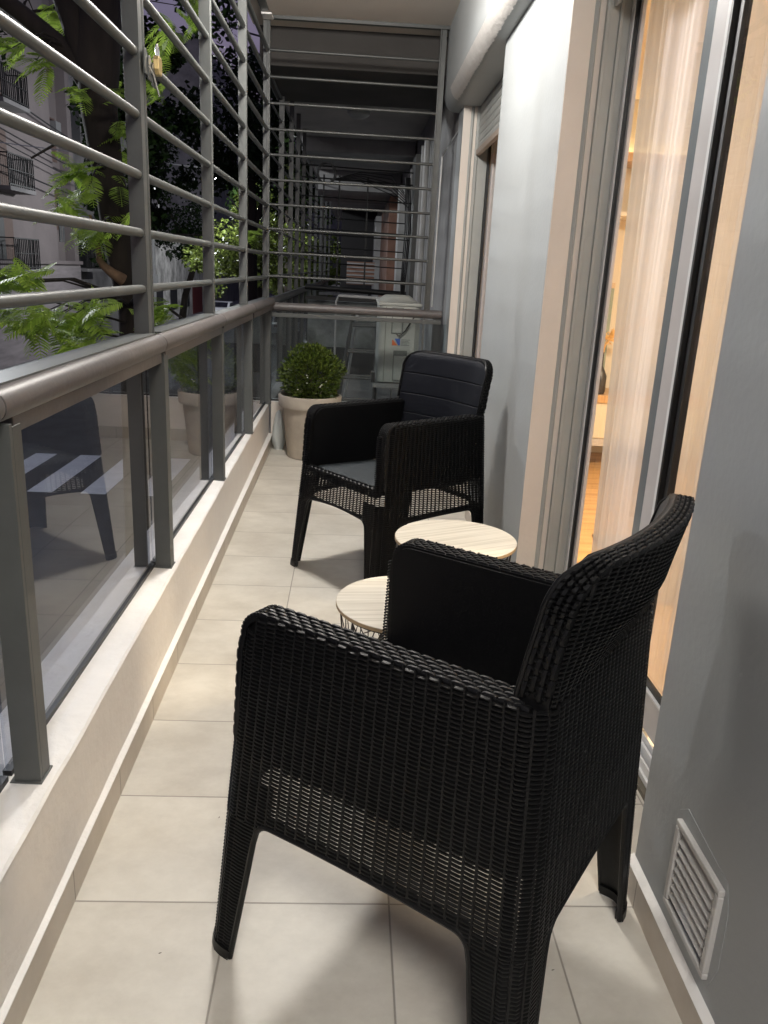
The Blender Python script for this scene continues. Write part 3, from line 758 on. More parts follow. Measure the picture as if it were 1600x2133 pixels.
# cores behind the leg weave (curved sheets with thickness)
def sheet(mb, pts_fn, us, zs, o0, o1):
    vs = []; n = len(us)
    for z in zs:
        for (seg, t) in us:
            p, nn = P(seg, t(z) if callable(t) else t, z); vs.append(p+nn*o0)
    off = len(vs)
    for z in zs:
        for (seg, t) in us:
            p, nn = P(seg, t(z) if callable(t) else t, z); vs.append(p+nn*o1)
    fs = []
    for j in range(len(zs)-1):
        for i in range(n-1):
            a = j*n+i; fs.append((a, a+1, a+n+1, a+n)); b = a+off; fs.append((b, b+n, b+n+1, b+1))
        a = j*n; fs.append((a, a+n, a+n+off, a+off)); a = j*n+n-1; fs.append((a, a+off, a+n+off, a+n))
    for i in range(n-1):
        fs.append((i, i+off, i+1+off, i+1)); a = (len(zs)-1)*n+i; fs.append((a, a+1, a+1+off, a+off))
    mb.add(vs, fs)
LEGSEG = {'FL': ('F', 'FL', 'L'), 'BL': ('L', 'BL', 'B'), 'BR': ('B', 'BR', 'R'), 'FR': ('R', 'FR', 'F')}
for lg, (s0, sc_, s1) in LEGSEG.items():
    us = [(s0, lambda z, s=s0: 1-legw(min(z, .335))/seglen(s)), (s0, lambda z, s=s0: 1-.5*legw(min(z, .335))/seglen(s))]
    us += [(sc_, k/4) for k in range(5)]+[(s1, lambda z, s=s1: .5*legw(min(z, .335))/seglen(s)), (s1, lambda z, s=s1: legw(min(z, .335))/seglen(s))]
    sheet(bin_('leg_'+lg), None, us, [0, .08, .16, .24, .33, .345], -.0022, -.0062)
    us2 = [(s0, 1-.075/seglen(s0)), (s0, 1-.03/seglen(s0))]+[(sc_, k/4) for k in range(5)]+[(s1, .03/seglen(s1)), (s1, .075/seglen(s1))]
    if 'F' in lg: sheet(bin_('armrest_left' if 'L' in lg else 'armrest_right'), None, us2, [.3455, .38, .425], -.0026, -.0062)
    sheet(bin_('foot_'+lg), None, us, [0.004, .022, .026], .0062, -.012)
    sheet(bin_('pad_'+lg), None, us, [0.0, .0038], .004, -.010)
for seg, nm in (('L', 'armrest_left'), ('R', 'armrest_right'), ('B', 'back_apron'), ('F', 'front_apron')):
    mb = bin_(nm); vs = []; fs = []; Ls = seglen(seg); n_ = 24
    for k in range(n_+1):
        t = .05/Ls+(1-.10/Ls)*k/n_; zb_ = apron(seg, t)+.001
        for (z_, o_) in ((zb_, -.0024), (.364, -.0024), (.364, -.006), (zb_, -.006)):
            p, n = P(seg, t, z_); vs.append(p+n*o_)
    for k in range(n_):
        for j in range(4): fs.append((k*4+j, k*4+(j+1) % 4, k*4+4+(j+1) % 4, k*4+4+j))
    fs.append((0, 3, 2, 1)); fs.append((n_*4, n_*4+1, n_*4+2, n_*4+3)); mb.add(vs, fs)
# smooth lip following the arch and the inner leg edges
for seg in 'LBRF':
    Ls = seglen(seg); pts = []
    for z in [0.006, .08, .16, .24, .295]:
        p, n = P(seg, legw(z)/Ls, z); pts.append(p-n*.002)
    d0 = legw(.335)
    for k in range(1, 7):
        a = PI/2*k/6; e = .03*(1-math.cos(a)); t = (d0+e)/Ls
        p, n = P(seg, t, .340+arch(seg)*math.sin(PI*t)-.03+.03*math.sin(a)); pts.append(p-n*.002)
    half = list(pts)
    for k in range(1, 12):
        t = (d0+.03)/Ls+(1-2*(d0+.03)/Ls)*k/12; p, n = P(seg, t, .340+arch(seg)*math.sin(PI*t)); pts.append(p-n*.002)
    for z_ in range(len(half)):
        pass
    rev = []
    for k in range(6, 0, -1):
        a = PI/2*k/6; e = .03*(1-math.cos(a)); t = 1-(d0+e)/Ls
        p, n = P(seg, t, .340+arch(seg)*math.sin(PI*t)-.03+.03*math.sin(a)); rev.append(p-n*.002)
    for z in [.295, .24, .16, .08, .006]:
        p, n = P(seg, 1-legw(z)/Ls, z); rev.append(p-n*.002)
    name = {'L': 'armrest_left', 'R': 'armrest_right', 'B': 'back_apron', 'F': 'front_apron'}[seg]
    bin_(name+'_lip').tube(pts+rev, .0062, 8)
# solid arm cores above the seat
def arm_core(sx):
    mb = bin_('core_left' if sx < 0 else 'core_right'); poly = []
    zb = .474
    hd = hdz(.6)
    yf = hd-.016; ybk = -hd+.02
    poly.append((ybk, zb)); poly.append((yf+.002, zb)); poly.append((yf-.002, ZA-.060))
    for k in range(1, 7):
        a = PI/2*k/6; poly.append((yf-.002-.05*(1-math.cos(a)), ZA-.060+.05*math.sin(a)))
    poly.append((ybk, ZA-.010))
    vs = []
    for off in (.016, .058):
        for (y, z) in poly: vs.append((sx*(hwz(z)-off-(0.004 if off > .03 else 0)*(z > .7)), y, z))
    n = len(poly); fs = [tuple(range(n-1, -1, -1)), tuple(range(n, 2*n))]+[(i, (i+1) % n, n+(i+1) % n, n+i) for i in range(n)]
    mb.add(vs, fs)
    # outer dark liner close behind the weave
    mb.add([(sx*(hwz(.474)-.0062), -hd+.045, .474), (sx*(hwz(.474)-.0062), hd-.045, .474), (sx*(hwz(.70)-.0062), hd-.048, .70), (sx*(hwz(.74)-.0062), hd-.09, .74), (sx*(hwz(.75)-.0062), -hd+.045, .75),
            (sx*(hwz(.474)-.017), -hd+.045, .474), (sx*(hwz(.474)-.017), hd-.045, .474), (sx*(hwz(.70)-.017), hd-.048, .70), (sx*(hwz(.74)-.017), hd-.09, .74), (sx*(hwz(.75)-.017), -hd+.045, .75)],
           [(0,1,2,3,4), (9,8,7,6,5), (0,5,6,1), (1,6,7,2), (2,7,8,3), (3,8,9,4), (4,9,5,0)])
for sx in (-1, 1): arm_core(sx)
# woven top strip of each arm: 4 strands wide, following the front curve
def arm_path(sx):
    pts = []   # (y,z, ny,nz)
    hd = hdz(ZA); yb = -hd+.03; yf = hd-.05
    n1 = 14
    for k in range(n1+1): pts.append((yb+(yf-yb)*k/n1, ZA-.003, 0, 1))
    for k in range(1, 7):
        a = PI/2*k/6; pts.append((yf+.047*math.sin(a), ZA-.003-.047*(1-math.cos(a)), math.sin(a), math.cos(a)))
    for k in range(1, 7): pts.append((hdz(.7)+.0005*k, ZA-.050-.036*k, 1, .06))
    return pts
for sx in (-1, 1):
    nm = 'armrest_left' if sx < 0 else 'armrest_right'; mb = bin_(nm); pts = arm_path(sx)
    def S(a, b, pts=pts, sx=sx):
        i = min(int(a), len(pts)-2); f = a-i; q = [pts[i][k]*(1-f)+pts[i+1][k]*f for k in range(4)]
        n = Vector((0, q[2], q[3])).normalized(); x = sx*(hwz(q[1])-b)
        return Vector((x, q[0], q[1])), n
    smax = len(pts)-1
    for r_ in range(5):
        a = .36*(r_ % 2)
        b0 = .003+.0106*r_
        while a < smax-.4:
            bump_patch(mb, S, a, min(a+.66, smax-.01), b0, b0+.0092, .0024, back=-.003)
            a += .72
    # liner under the braid
    vs = []
    for q in pts:
        n = Vector((0, q[2], q[3])).normalized()
        for b_ in (.004, .056):
            for o in (-.002, -.012): vs.append(Vector((sx*(hwz(q[1])-b_), q[0], q[1]))+n*o)
    fs = []
    for i in range(len(pts)-1):
        for (u, v) in ((0, 2), (2, 3), (3, 1), (1, 0)): fs.append((i*4+u, i*4+v, i*4+4+v, i*4+4+u))
    fs.append((0, 1, 3, 2)); k = (len(pts)-1)*4; fs.append((k, k+2, k+3, k+1))
    mb.add(vs, fs)
# seat
m_ = bin_('seat')
ny, nx = 14, 12; vs = []; fs = []
for j in range(ny+1):
    y = -.235+(.287+.235)*j/ny
    for i in range(nx+1):
        u = i/nx*2-1; z = .490-.012*math.sin(PI*j/ny)*(1-u*u)-.018*(1-j/ny)
        if j == ny: z -= .012
        vs.append((u*.222, y, z))
o_ = len(vs); vs += [(x, y, z-.035) for (x, y, z) in vs]
for j in range(ny):
    for i in range(nx):
        a = j*(nx+1)+i; fs.append((a, a+1, a+nx+2, a+nx+1)); b = a+o_; fs.append((b, b+nx+1, b+nx+2, b+1))
for j in range(ny):
    a = j*(nx+1); fs.append((a, a+nx+1, a+nx+1+o_, a+o_)); a += nx; fs.append((a, a+o_, a+nx+1+o_, a+nx+1))
for i in range(nx):
    fs.append((i, i+o_, i+1+o_, i+1)); a = ny*(nx+1)+i; fs.append((a, a+1, a+1+o_, a+o_))
m_.add(vs, fs)
# braided front lip of the seat
mb = bin_('front_apron'); hdF = hdz(.46)
def SF(a, b):
    return Vector(((a-.5)*2*.232, hdF+.008-b, .495-(.6*max(0, .012-b)))), Vector((0, .3, 1)).normalized()
for r_ in range(2):
    k = 0
    while k < 16:
        bump_patch(mb, SF, (k+.5*r_)/16.5, (k+.5*r_+.9)/16.5, .002+.012*r_, .012+.012*r_, .004, back=-.004); k += 1
mb.add([(-.235, hdF-.03, .471), (.235, hdF-.03, .471), (.235, hdF-.004, .471), (-.235, hdF-.004, .471), (-.235, hdF-.03, .493), (.235, hdF-.03, .493), (.235, hdF-.004, .491), (-.235, hdF-.004, .491)],
       [(0,3,2,1),(4,5,6,7),(0,1,5,4),(1,2,6,5),(2,3,7,6),(3,0,4,7)])
# ---- backrest: smooth front panel with grooves, woven rear and rim
def yfront(z): return -.205-.030*(z-.46)/.30-.027*max(0, (z-.70)/.287)**1.5
def yrear(z):
    return min(-.2945-.0*z, -.2945)-.042*max(0, (z-ZA)/.228)**1.3
ZT = .990; HB = .272; CR = .075
def hb(z):
    h = HB-.012*(1-(z-.46)/.53)
    if z > ZT-CR: h = h-CR+math.sqrt(max(0, CR**2-(z-ZT+CR)**2))
    return h
def cv(x): return .042*(x/HB)**2-.036
mb = bin_('backrest_panel'); zs = [.455]
z = .455; grooves = [.60, .70, .79, .885]
lv = []
z = .46
while z < ZT-.012:
    lv.append((z, 0)); z += .012
for g in grooves: lv += [(g-.004, 0), (g-.0015, 1), (g+.0015, 1), (g+.004, 0)]
for k in range(1, 8): lv.append((ZT-.012+.010*math.sin(PI/2*k/8), 0))
lv = sorted(l for l in lv if not any(abs(l[0]-g) < .0039 and l[1] == 0 for g in grooves))
vs = []; fs = []; NXB = 16
for (z, g) in lv:
    h = hb(z)-.012
    for i in range(NXB+1):
        u = -1+2*i/NXB; curve = cv(u*h)
        edge = .006*max(0, abs(u)-.9)/.1
        topr = .016*max(0, (z-(ZT-.03))/.03)**2
        vs.append((u*h, yfront(z)+curve-edge-topr-(.004 if g else 0), z))
for j in range(len(lv)-1):
    for i in range(NXB): a = j*(NXB+1)+i; fs.append((a, a+1, a+NXB+2, a+NXB+1))
o_ = len(vs); vs += [(x, y-.02, z) for (x, y, z) in vs]
fs += [tuple(q+o_ for q in reversed(f)) for f in fs]
for j in range(len(lv)-1):
    a = j*(NXB+1); fs.append((a, a+NXB+1, a+NXB+1+o_, a+o_)); a += NXB; fs.append((a, a+o_, a+NXB+1+o_, a+NXB+1))
a = (len(lv)-1)*(NXB+1)
for i in range(NXB): fs.append((a+i, a+i+1, a+i+1+o_, a+i+o_)); fs.append((i, i+o_, i+1+o_, i+1))
mb.add(vs, fs)
def cvr(x, z): return cv(x)*max(0, min(1, (z-.74)/.12))
# core plate between panel and rear weave
mb = bin_('backrest')
vs = []; fs = []; zz = [.46+(ZT-.004-.46)*k/24 for k in range(25)]
for z in zz:
    h = hb(z)-.007
    xs_ = [h*(-1+2*q/10) for q in range(11)]
    for x in xs_: vs.append((x, yfront(z)-.008+cv(x), z))
    for x in reversed(xs_): vs.append((x, yrear(z)+.005+cvr(x, z), z))
for j in range(24):
    for k in range(22): a = j*22+k; b = j*22+(k+1) % 22; fs.append((a, b, b+22, a+22))
fs.append(tuple(range(21, -1, -1))); fs.append(tuple(range(528, 550))); mb.add(vs, fs)
def SB(x, z): return Vector((x, yrear(z)+cvr(x, z), z)), Vector((0, -1, .25)).normalized()
nb = 24
for c in range(nb):
    x0 = -HB+2*HB*c/nb; x1 = x0+2*HB/nb; z = ZA+.004+(ROW/2 if c % 2 else 0)
    while z+SL < ZT-.006:
        h = hb(z+SL)-.006
        a, b_ = max(x0, -h), min(x1, h)
        if b_-a > .008: bump_patch(mb, SB, a+.001, b_-.001, z, z+SL, .003)
        z += ROW
    zt = ZT-.006
    while zt > ZA and abs(x0) > hb(zt)-.006: zt -= .008
    if c: rib(mb, SB, x0, .0065, ZA, zt, .0012)
# rim braid
rim = []
z = .765
while z < ZT-CR: rim.append((-hb(z), z, -1, 0)); z += .028
for k in range(0, 9):
    a = PI/2*k/8; rim.append((-(HB-CR)-CR*math.cos(a), ZT-CR+CR*math.sin(a), -math.cos(a), math.sin(a)))
for k in range(1, 14): rim.append((-(HB-CR)+2*(HB-CR)*k/14, ZT, 0, 1))
rim += [(-x, z, -nx_, nz_) for (x, z, nx_, nz_) in reversed(rim) if x < -(HB-CR)+1e-6]
def SR(a, b):
    i = min(int(a), len(rim)-2); f = a-i; q = [rim[i][k]*(1-f)+rim[i+1][k]*f for k in range(4)]
    n = Vector((q[2], 0, q[3])).normalized(); yf_, yr_ = yfront(q[1])-.006, yrear(q[1])
    if q[1] > ZT-.03: yf_ -= .012*(q[1]-(ZT-.03))/.03
    return Vector((q[0], yf_+(yr_-yf_)*b+cv(q[0])*(1-b)+cvr(q[0], q[1])*b, q[1]))-n*.004, n
smax = len(rim)-1
for r_ in range(4):
    a = .5*(r_ % 2)
    while a < smax-.3:
        bump_patch(mb, SR, a, min(a+.95, smax-.01), .03+.245*r_, .03+.245*r_+.215, .0036, back=-.004); a += 1.0
a = .25
while a < smax-.3:
    for r_ in range(3): bump_patch(mb, SR, a, a+.11, .20+.245*r_, .36+.245*r_, .0045, back=-.002, na=3)
    a += .5
bin_('backrest_rim').tube([SR(a*smax/70, -.02)[0] for a in range(71)], .0042, 8)

def make_chair():
    t = thing('armchair', (0, 0, 0), 0)
    def mk(binname, name, m, parent, smooth=True):
        if binname in bins: return bins[binname].build(name, m, parent, smooth=smooth)
    for s_ in ('left', 'right'):
        a = mk('armrest_'+s_, 'armrest', M['plastic'], t); mk('core_'+s_, 'inner_panel', M['plastic_in'], a); mk('armrest_'+s_+'_lip', 'edge_lip', M['plastic'], a)
    a = mk('front_apron', 'front_apron', M['plastic'], t); mk('front_apron_lip', 'edge_lip', M['plastic'], a)
    a = mk('back_apron', 'back_apron', M['plastic'], t); mk('back_apron_lip', 'edge_lip', M['plastic'], a)
    a = mk('backrest', 'backrest', M['plastic'], t); mk('backrest_panel', 'back_panel', M['backpanel'], a); mk('backrest_rim', 'edge_lip', M['plastic'], a)
    mk('seat', 'seat', M['seat'], t)
    for lg in ('FL', 'FR', 'BL', 'BR'):
        l = mk('leg_'+lg, 'leg', M['plastic'], t); mk('foot_'+lg, 'foot_band', M['plastic'], l); mk('pad_'+lg, 'foot_pad', M['white_pad'], l)
    return t
ch1 = make_chair(); ch1.location = (.212, 1.382, 0); ch1.rotation_euler = (0, 0, .951)
tag(ch1, 'large black woven armchair nearest the viewer seen from behind', 'armchair', 'woven armchairs on the balcony')
ch2 = copy_tree(ch1); ch2.location = (.196, 3.518, 0); ch2.rotation_euler = (0, 0, 2.247)
tag(ch2, 'far black woven armchair by the plant, its smooth grooved backrest facing the viewer', 'armchair')

# ================================================================== WIRE TABLES
def wire_table(loc, r, h, rot, label):
    t = thing('side_table', (loc[0], loc[1], 0), rot, label, 'side table', 'wire basket side tables')
    th = .011
    MB().lathe([(0, h), (r-.001, h), (r-.001, h-.0015)], seg=72).build('table_top', M['tabletop'], t)
    MB().lathe([(r-.0015, h-.0012), (r, h-.002), (r, h-th), (r-.002, h-th-.001), (0, h-th-.001)], seg=72).build('top_edge', M['top_edge'], t, smooth=True)
    rt, rb = r-.012, r*.74
    def ring(rr, z, w): return [(rr*math.cos(2*PI*k/48), rr*math.sin(2*PI*k/48), z) for k in range(49)]
    m = MB(); m.tube(ring(rt, h-th-.006, 0), .0035, 8, cap=False); m.build('top_ring', M['wire'], t, smooth=True)
    m = MB(); m.tube(ring(rb, .004, 0), .0035, 8, cap=False); m.build('bottom_ring', M['wire'], t, smooth=True)
    m = MB(); zt, zb = h-th-.008, .004; n = 12
    for k in range(n):
        a = 2*PI*k/n
        def pt(ang, z):
            f = (z-zb)/(zt-zb); rr = rb+(rt-rb)*f; return (rr*math.cos(ang), rr*math.sin(ang), z)
        m.tube([pt(a, zt), pt(a, zb)], .0017, 6)
        for dlt in (2*PI/n*1.0, -2*PI/n*1.0, 2*PI/n*2, -2*PI/n*2):
            m.tube([pt(a, zt), pt(a+dlt/2, (zt+zb)/2), pt(a+dlt, zb)], .0016, 6)
    m.build('wire_basket', M['wire'], t, smooth=True)
    m = MB(); m.tube([(rb+(rt-rb)*.6)*1.0*Vector((math.cos(2*PI*k/40), math.sin(2*PI*k/40), 0))+Vector((0, 0, zb+(zt-zb)*.62)) for k in range(41)], .0017, 6, cap=False)
    m.build('middle_ring', M['wire'], t, smooth=True)
    return t
wire_table((.181, 2.162), .209, .42, .1, 'lower round wooden table on black wires, left of the near armchair arm')
wire_table((.375, 2.617), .212, .47, .45, 'taller round wooden table on black wires beside the far armchair')

# ================================================================== POTTED BUSH
pot = thing('plant_pot', (-.312, 5.80, 0), 0, 'tapered clay pot with a wide rim in the far left corner', 'plant pot')
MB().lathe([(0, 0), (.150, 0), (.160, .006), (.196, .368), (.198, .372), (.222, .375), (.2255, .385), (.230, .452), (.226, .460), (.212, .461), (.208, .45), (.200, .40), (0, .40)], seg=56).build('pot_body', M['pot'], pot, smooth=True)
m_ = MB(); vs = [(0, 0, .425)]; fs = []
for k in range(32): a = 2*PI*k/32; vs.append((.204*math.cos(a), .204*math.sin(a), .415+random.uniform(-.006, .006)))
for k in range(32): fs.append((0, 1+k, 1+(k+1) % 32))
m_.add(vs, fs); m_.build('soil', M['soil'], pot)
bush = thing('box_bush', (-.295, 5.80, .42), 0, 'round clipped boxwood bush with a few white flecks growing in the clay pot', 'bush')
rr_ = random.Random(11); m_ = MB(); fl = MB(); stems = MB()
for i in range(5200):
    u = rr_.uniform(-1, 1); ph = rr_.uniform(0, 2*PI); s_ = math.sqrt(1-u*u)
    d = Vector((s_*math.cos(ph), s_*math.sin(ph), u))
    lump = 1+.07*math.sin(5*d.x+2*d.z+1)+.06*math.sin(7*d.y+3*d.z)+.05*math.sin(9*d.x*d.z+4*d.y)
    rad = (.205 if u < .2 else .195)*lump*(1-.5*rr_.random()**2.6)
    if rr_.random() < .05: rad += rr_.uniform(.005, .028)
    c = Vector((d.x*rad*1.03, d.y*rad, .195+d.z*rad*.97))
    if c.z < -.0: continue
    ax = (d+Vector((rr_.uniform(-.8, .8), rr_.uniform(-.8, .8), rr_.uniform(-.1, 1.1)))).normalized()
    w = ax.cross(Vector((rr_.uniform(-1, 1), rr_.uniform(-1, 1), rr_.uniform(-1, 1)))).normalized(); L_ = rr_.uniform(.020, .032); W_ = L_*.27
    nn = ax.cross(w)*.003
    m_.add([c, c+ax*L_*.5+w*W_+nn, c+ax*L_, c+ax*L_*.5-w*W_+nn], [(0, 1, 2, 3)])
m_.build('foliage', M['box_leaf'], bush, fix=False)
for (x, z) in ((-.035, .20), (-.03, .185), (-.02, .195), (-.033, .145), (.07, .135), (.058, .12), (.062, .128), (.10, .16), (-.10, .09), (.03, .07)):
    y = -math.sqrt(max(.001, .208**2-x*x-(z-.195)**2))-.004
    for q in range(2): fl.add([(x+.004*q, y, z), (x+.006+.004*q, y-.002, z+.002), (x+.005, y, z+.009), (x-.002, y, z+.006)], [(0, 1, 2, 3)])
fl.build('white_flecks', mat('white_fleck', (.8, .8, .72), .6), bush, fix=False)
for k in range(14):
    a = 2*PI*k/14; stems.tube([(0, 0, -.01), (.06*math.cos(a), .06*math.sin(a), .1), (.13*math.cos(a), .13*math.sin(a), .2)], .004, 5)
stems.build('stems', M['bark'], bush)
# translucent bag tucked between the pot and the parapet
m_ = MB(); vs = []; fs = []; rr_ = random.Random(4)
prof = [(.0, .02), (.05, .0), (.075, .06), (.07, .14), (.05, .22), (.03, .28), (.0, .30)]
for i, (r_, z) in enumerate(prof):
    for k in range(14):
        a = 2*PI*k/14; q = r_*(1+rr_.uniform(-.12, .12)); vs.append((q*.7*math.cos(a), q*math.sin(a), z))
for i in range(len(prof)-1):
    for k in range(14): a = i*14+k; b = i*14+(k+1) % 14; fs.append((a, b, b+14, a+14))
m_.add(vs, fs)
bagm = mat('pale_plastic', (.55, .58, .57), .3); bag = m_.build('plastic_sack', bagm, smooth=True); bag.location = (-.555, 6.02, 0)
tag(bag, 'pale plastic sack squeezed behind the clay pot in the corner', 'sack')
# a few specks of dried leaf on the tiles
for i, (x, y, r_, lb_) in enumerate([(-.35, 1.30, .3, 'in the nearest left corner of the floor'), (-.30, 1.72, 1.2, 'in front of the near chair leg'), (.45, 1.27, .1, 'behind the near chair on the right')]):
    m_ = MB(); m_.add([(-.006, 0, .0008), (0, -.0016, .0006), (.006, 0, .0018), (0, .0016, .001), (-.006, 0, .0012), (0, -.0016, .0016), (.006, 0, .0028), (0, .0016, .0022)],
                 [(0,3,2,1),(4,5,6,7),(0,1,5,4),(1,2,6,5),(2,3,7,6),(3,0,4,7)])
    o = m_.build('dry_leaf', mat('dry_leaf', (.05, .035, .02), .8) if i == 0 else bpy.data.materials['dry_leaf']); o.location = (x, y, .001); o.rotation_euler = (0, 0, r_)
    o.scale = (.6, .6, .6); tag(o, 'tiny dark dried leaf scrap '+lb_, 'leaf scrap', 'leaf scraps on the floor tiles')
# ================================================================== STREET
SZ = -3.5
tag(MB().box(-90, 60, -40, 260, SZ-.3, SZ-.004).build('ground', M['pave']), kind='structure')
tag(MB().box(-12.9, -3.7, -30, 250, SZ-.0035, SZ+.0).build('road', M['asphalt']), kind='structure')
tag(MB().box(-15.0, -12.9, -30, 250, SZ-.003, SZ+.13).build('far_pavement', M['pave']), kind='structure')
tag(MB().box(-3.7, -.85, -30, 250, SZ-.003, SZ+.13).build('near_pavement', M['pave']), kind='structure')
x = -12.4; i = 0
m_ = MB()
while x < -3.9:
    m_.box(x, x+.52, 16.5, 19.95, SZ+.0005, SZ+.005); x += 1.115
tag(m_.build('crosswalk_markings', M['paint_white']), kind='structure')

# facade of our own building, seen only as the slab edge and the neighbours' wall
# ---- opposite buildings
def rail_balcony(parent, x, y0, y1, z0, z1, n=14):
    m = MB(); m.box(x+.8, x+.86, y0, y1, z1-.05, z1); m.box(x+.8, x+.86, y0, y1, z0+.05, z0+.1); m.box(x+.8, x+.86, y0, y1, (z0+z1)/2, (z0+z1)/2+.03)
    m.box(x+.002, x+.8, y0, y0+.05, z1-.05, z1); m.box(x+.002, x+.8, y1-.05, y1, z1-.05, z1)
    for k in range(n+1):
        y = y0+(y1-y0)*k/n; m.box(x+.81, x+.85, y-.015, y+.015, z0, z1-.05)
    for k in range(5):
        xx = x+.1+.16*k; m.box(xx, xx+.03, y1-.04, y1-.01, z0, z1-.05)
    m.build('balcony_railing', M['iron'], parent)
    MB().box(x+.002, x+.88, y0-.03, y1+.03, z0-.16, z0-.001).build('balcony_slab', M['facade2'], parent)
b1 = thing('apartment_building', (0, 0, 0), 0, 'mauve plastered apartment building across the street with black railed balconies', 'building')
m_ = MB(); m_.box(-26, -14.8, 20, 41.9, SZ, 13); m_.box(-26, -14.8, 44.3, 44.9, SZ, 13); m_.box(-26, -15.3, 41.9, 44.3, SZ, 13)
m_.build('wall', M['facade'], b1)
MB().box(-14.8, -14.74, 20, 44.9, SZ, .85).build('base_band', mat('stone_base', (.26, .23, .235), .85, var=.2, vscale=1.5, stretch=(1, .4, 3)), b1)
MB().box(-14.74, -14.60, 20, 44.9, .85, 1.02).build('cornice', M['facade'], b1)
for z in (1.35, 4.55, 7.75):
    rail_balcony(b1, -14.8, 34.6, 37.2, z-.7, z+.55)
    m_ = MB(); m_.box(-14.80, -14.77, 34.9, 36.6, z-.65, z+1.6); f_ = m_.build('window', M['shutter'], b1)
    MB().box(-14.769, -14.765, 35.0, 35.7, z-.6, z+1.5).build('pane', M['dark'], f_)
    rail_balcony(b1, -14.8, 28.0, 31.5, z-.7, z+.55)
for z in (3.4, 6.6, 9.8):
    f_ = MB().box(-15.299, -15.27, 42.2, 43.9, z-.9, z+1.1).build('window', M['shutter'], b1)
for z in (2.7,):
    f_ = MB().box(-14.8, -14.76, 42.15, 42.85, z-.8, z+1.3).build('window', M['dark'], b1)
    MB().box(-14.759, -14.75, 42.45, 42.5, z-.8, z+1.3).build('frame', M['facade'], f_)
MB().box(-15.27, -14.9, 43.0, 43.7, 6.75, 7.5).build('air_conditioner', mat('grille_box', (.2, .2, .2), .6), b1)
b2 = thing('apartment_building', (0, 0, 0), 0, 'dark tall apartment block beyond the mauve building', 'building')
MB().box(-26, -15.4, 45.0, 60, SZ, 16).build('wall', M['facade2'], b2)
rail_balcony(b2, -15.4, 45.3, 48, .65, 1.95)
for z in (.6, 4, 7.2): MB().box(-15.4, -15.36, 46, 48, z, z+2).build('window', M['dark'], b2)
b3 = thing('shop_building', (0, 0, 0), 0, 'low stained building with a dark red door across the street', 'building')
MB().box(-26, -15.0, 60.2, 86, SZ, 3.0).build('wall', mat('peeling_wall', (.30, .29, .28), .9, var=.7, vscale=.8, bump=.4, bscale=5), b3)
MB().box(-15.0, -14.94, 76, 80.5, SZ, -.6).build('door', M['red'], b3)
for y in (62, 67, 72): MB().box(-15.0, -14.95, y, y+2.4, SZ+.9, -.9).build('window', M['dark'], b3)
b4 = thing('apartment_building', (0, 0, 0), 0, 'far apartment tower closing the view down the street', 'building')
MB().box(-30, -16, 86.5, 150, SZ, 22).build('wall', M['facade2'], b4)
MB().box(-30, 4, 150.1, 165, SZ, 27).build('wall', M['facade2'], b4)
b5 = thing('apartment_building', (0, 0, 0), 0, 'our side of the street, dark building far beyond the neighbouring balconies', 'building')
MB().box(-.6, 12, 34, 140, SZ, 16).build('wall', M['facade2'], b5)
for k in range(6): MB().box(-1.4, -.602, 36+9*k, 41+9*k, .2, .4).build('balcony_slab', M['facade2'], b5)

# ---- street lamps hung over the road
LAMPC = (.93, .97, 1.0)
def street_lamp(loc, label, power, vis=True):
    t = thing('street_lamp', loc, 0, label, 'street lamp', 'lamps hung over the road')
    MB().lathe([(0, .30), (.05, .28), (.09, .16), (.28, .05), (.30, 0), (.26, .0)], seg=20).build('lamp_hood', M['cable'], t, smooth=True)
    MB().lathe([(0, -.10), (.14, -.07), (.20, -.01), (.0, .0)], seg=16).build('lamp_glass', bpy.data.materials.get('street_bulb') or mat('street_bulb', (.9, .9, .9), .5, emis=LAMPC, estr=160), t, smooth=True)
    point('lamp_light', (0, 0, -.3), power, LAMPC, .22, parent=t)
    return t
street_lamp((-6.52, 39.5, 5.0), 'lit white street lamp hanging on cables far down the street', 1500)
street_lamp((-5.9, 10.9, 4.3), 'lit street lamp hanging over the road just outside the left of the view', 560)
street_lamp((-6.3, 64, 4.2), 'small distant lit street lamp near the end of the street', 1200)
def cable(name, label, pts, r, m, sag=0.0, group='overhead cables across the street'):
    P0, P1 = Vector(pts[0]), Vector(pts[1]); q = []
    for k in range(17):
        t = k/16; p = P0.lerp(P1, t); p.z -= sag*4*t*(1-t); q.append(p)
    return tag(MB().tube(q, r, 5, cap=True).build(name, m), label, 'cable', group)
cable('overhead_cable', 'pale taut steel cable carrying the far street lamp over the road', [(-14.7, 33, 5.3), (-.9, 43, 5.4)], .018, M['cable_white'], .05)
cable('overhead_cable', 'upper black cable in front of the mauve building', [(-14.6, 28, 8.2), (-13.2, 75, 4.7)], .035, M['cable'], .5)
cable('overhead_cable', 'middle black cable in front of the mauve building', [(-14.4, 28, 6.6), (-13.2, 75, 4.2)], .03, M['cable'], .6)
cable('overhead_cable', 'black cable sagging just below the middle cable', [(-14.4, 28, 6.1), (-13.0, 75, 3.4)], .025, M['cable'], .5)
cable('overhead_cable', 'thick low black cable passing behind the bright leaves', [(-14.3, 30, 4.9), (-12.8, 70, 2.6)], .035, M['cable'], .2)
cable('overhead_cable', 'thin grey stay cable running steeply down between the grille posts', [(-6.6, 20, 6.8), (-4.5, 34, 3.0)], .03, M['nwall'], .0)
for k, (z0, z1, lb) in enumerate(((2.6, 2.2, 'upper'), (2.3, 1.9, 'second'), (2.05, 1.75, 'third'), (1.8, 1.5, 'lowest'))):
    cable('overhead_cable', lb+' of the black cables running along the far end of the street', [(-10.5, 50, z0+.2), (-3.2, 40, z1)], .035, M['cable'], .25)
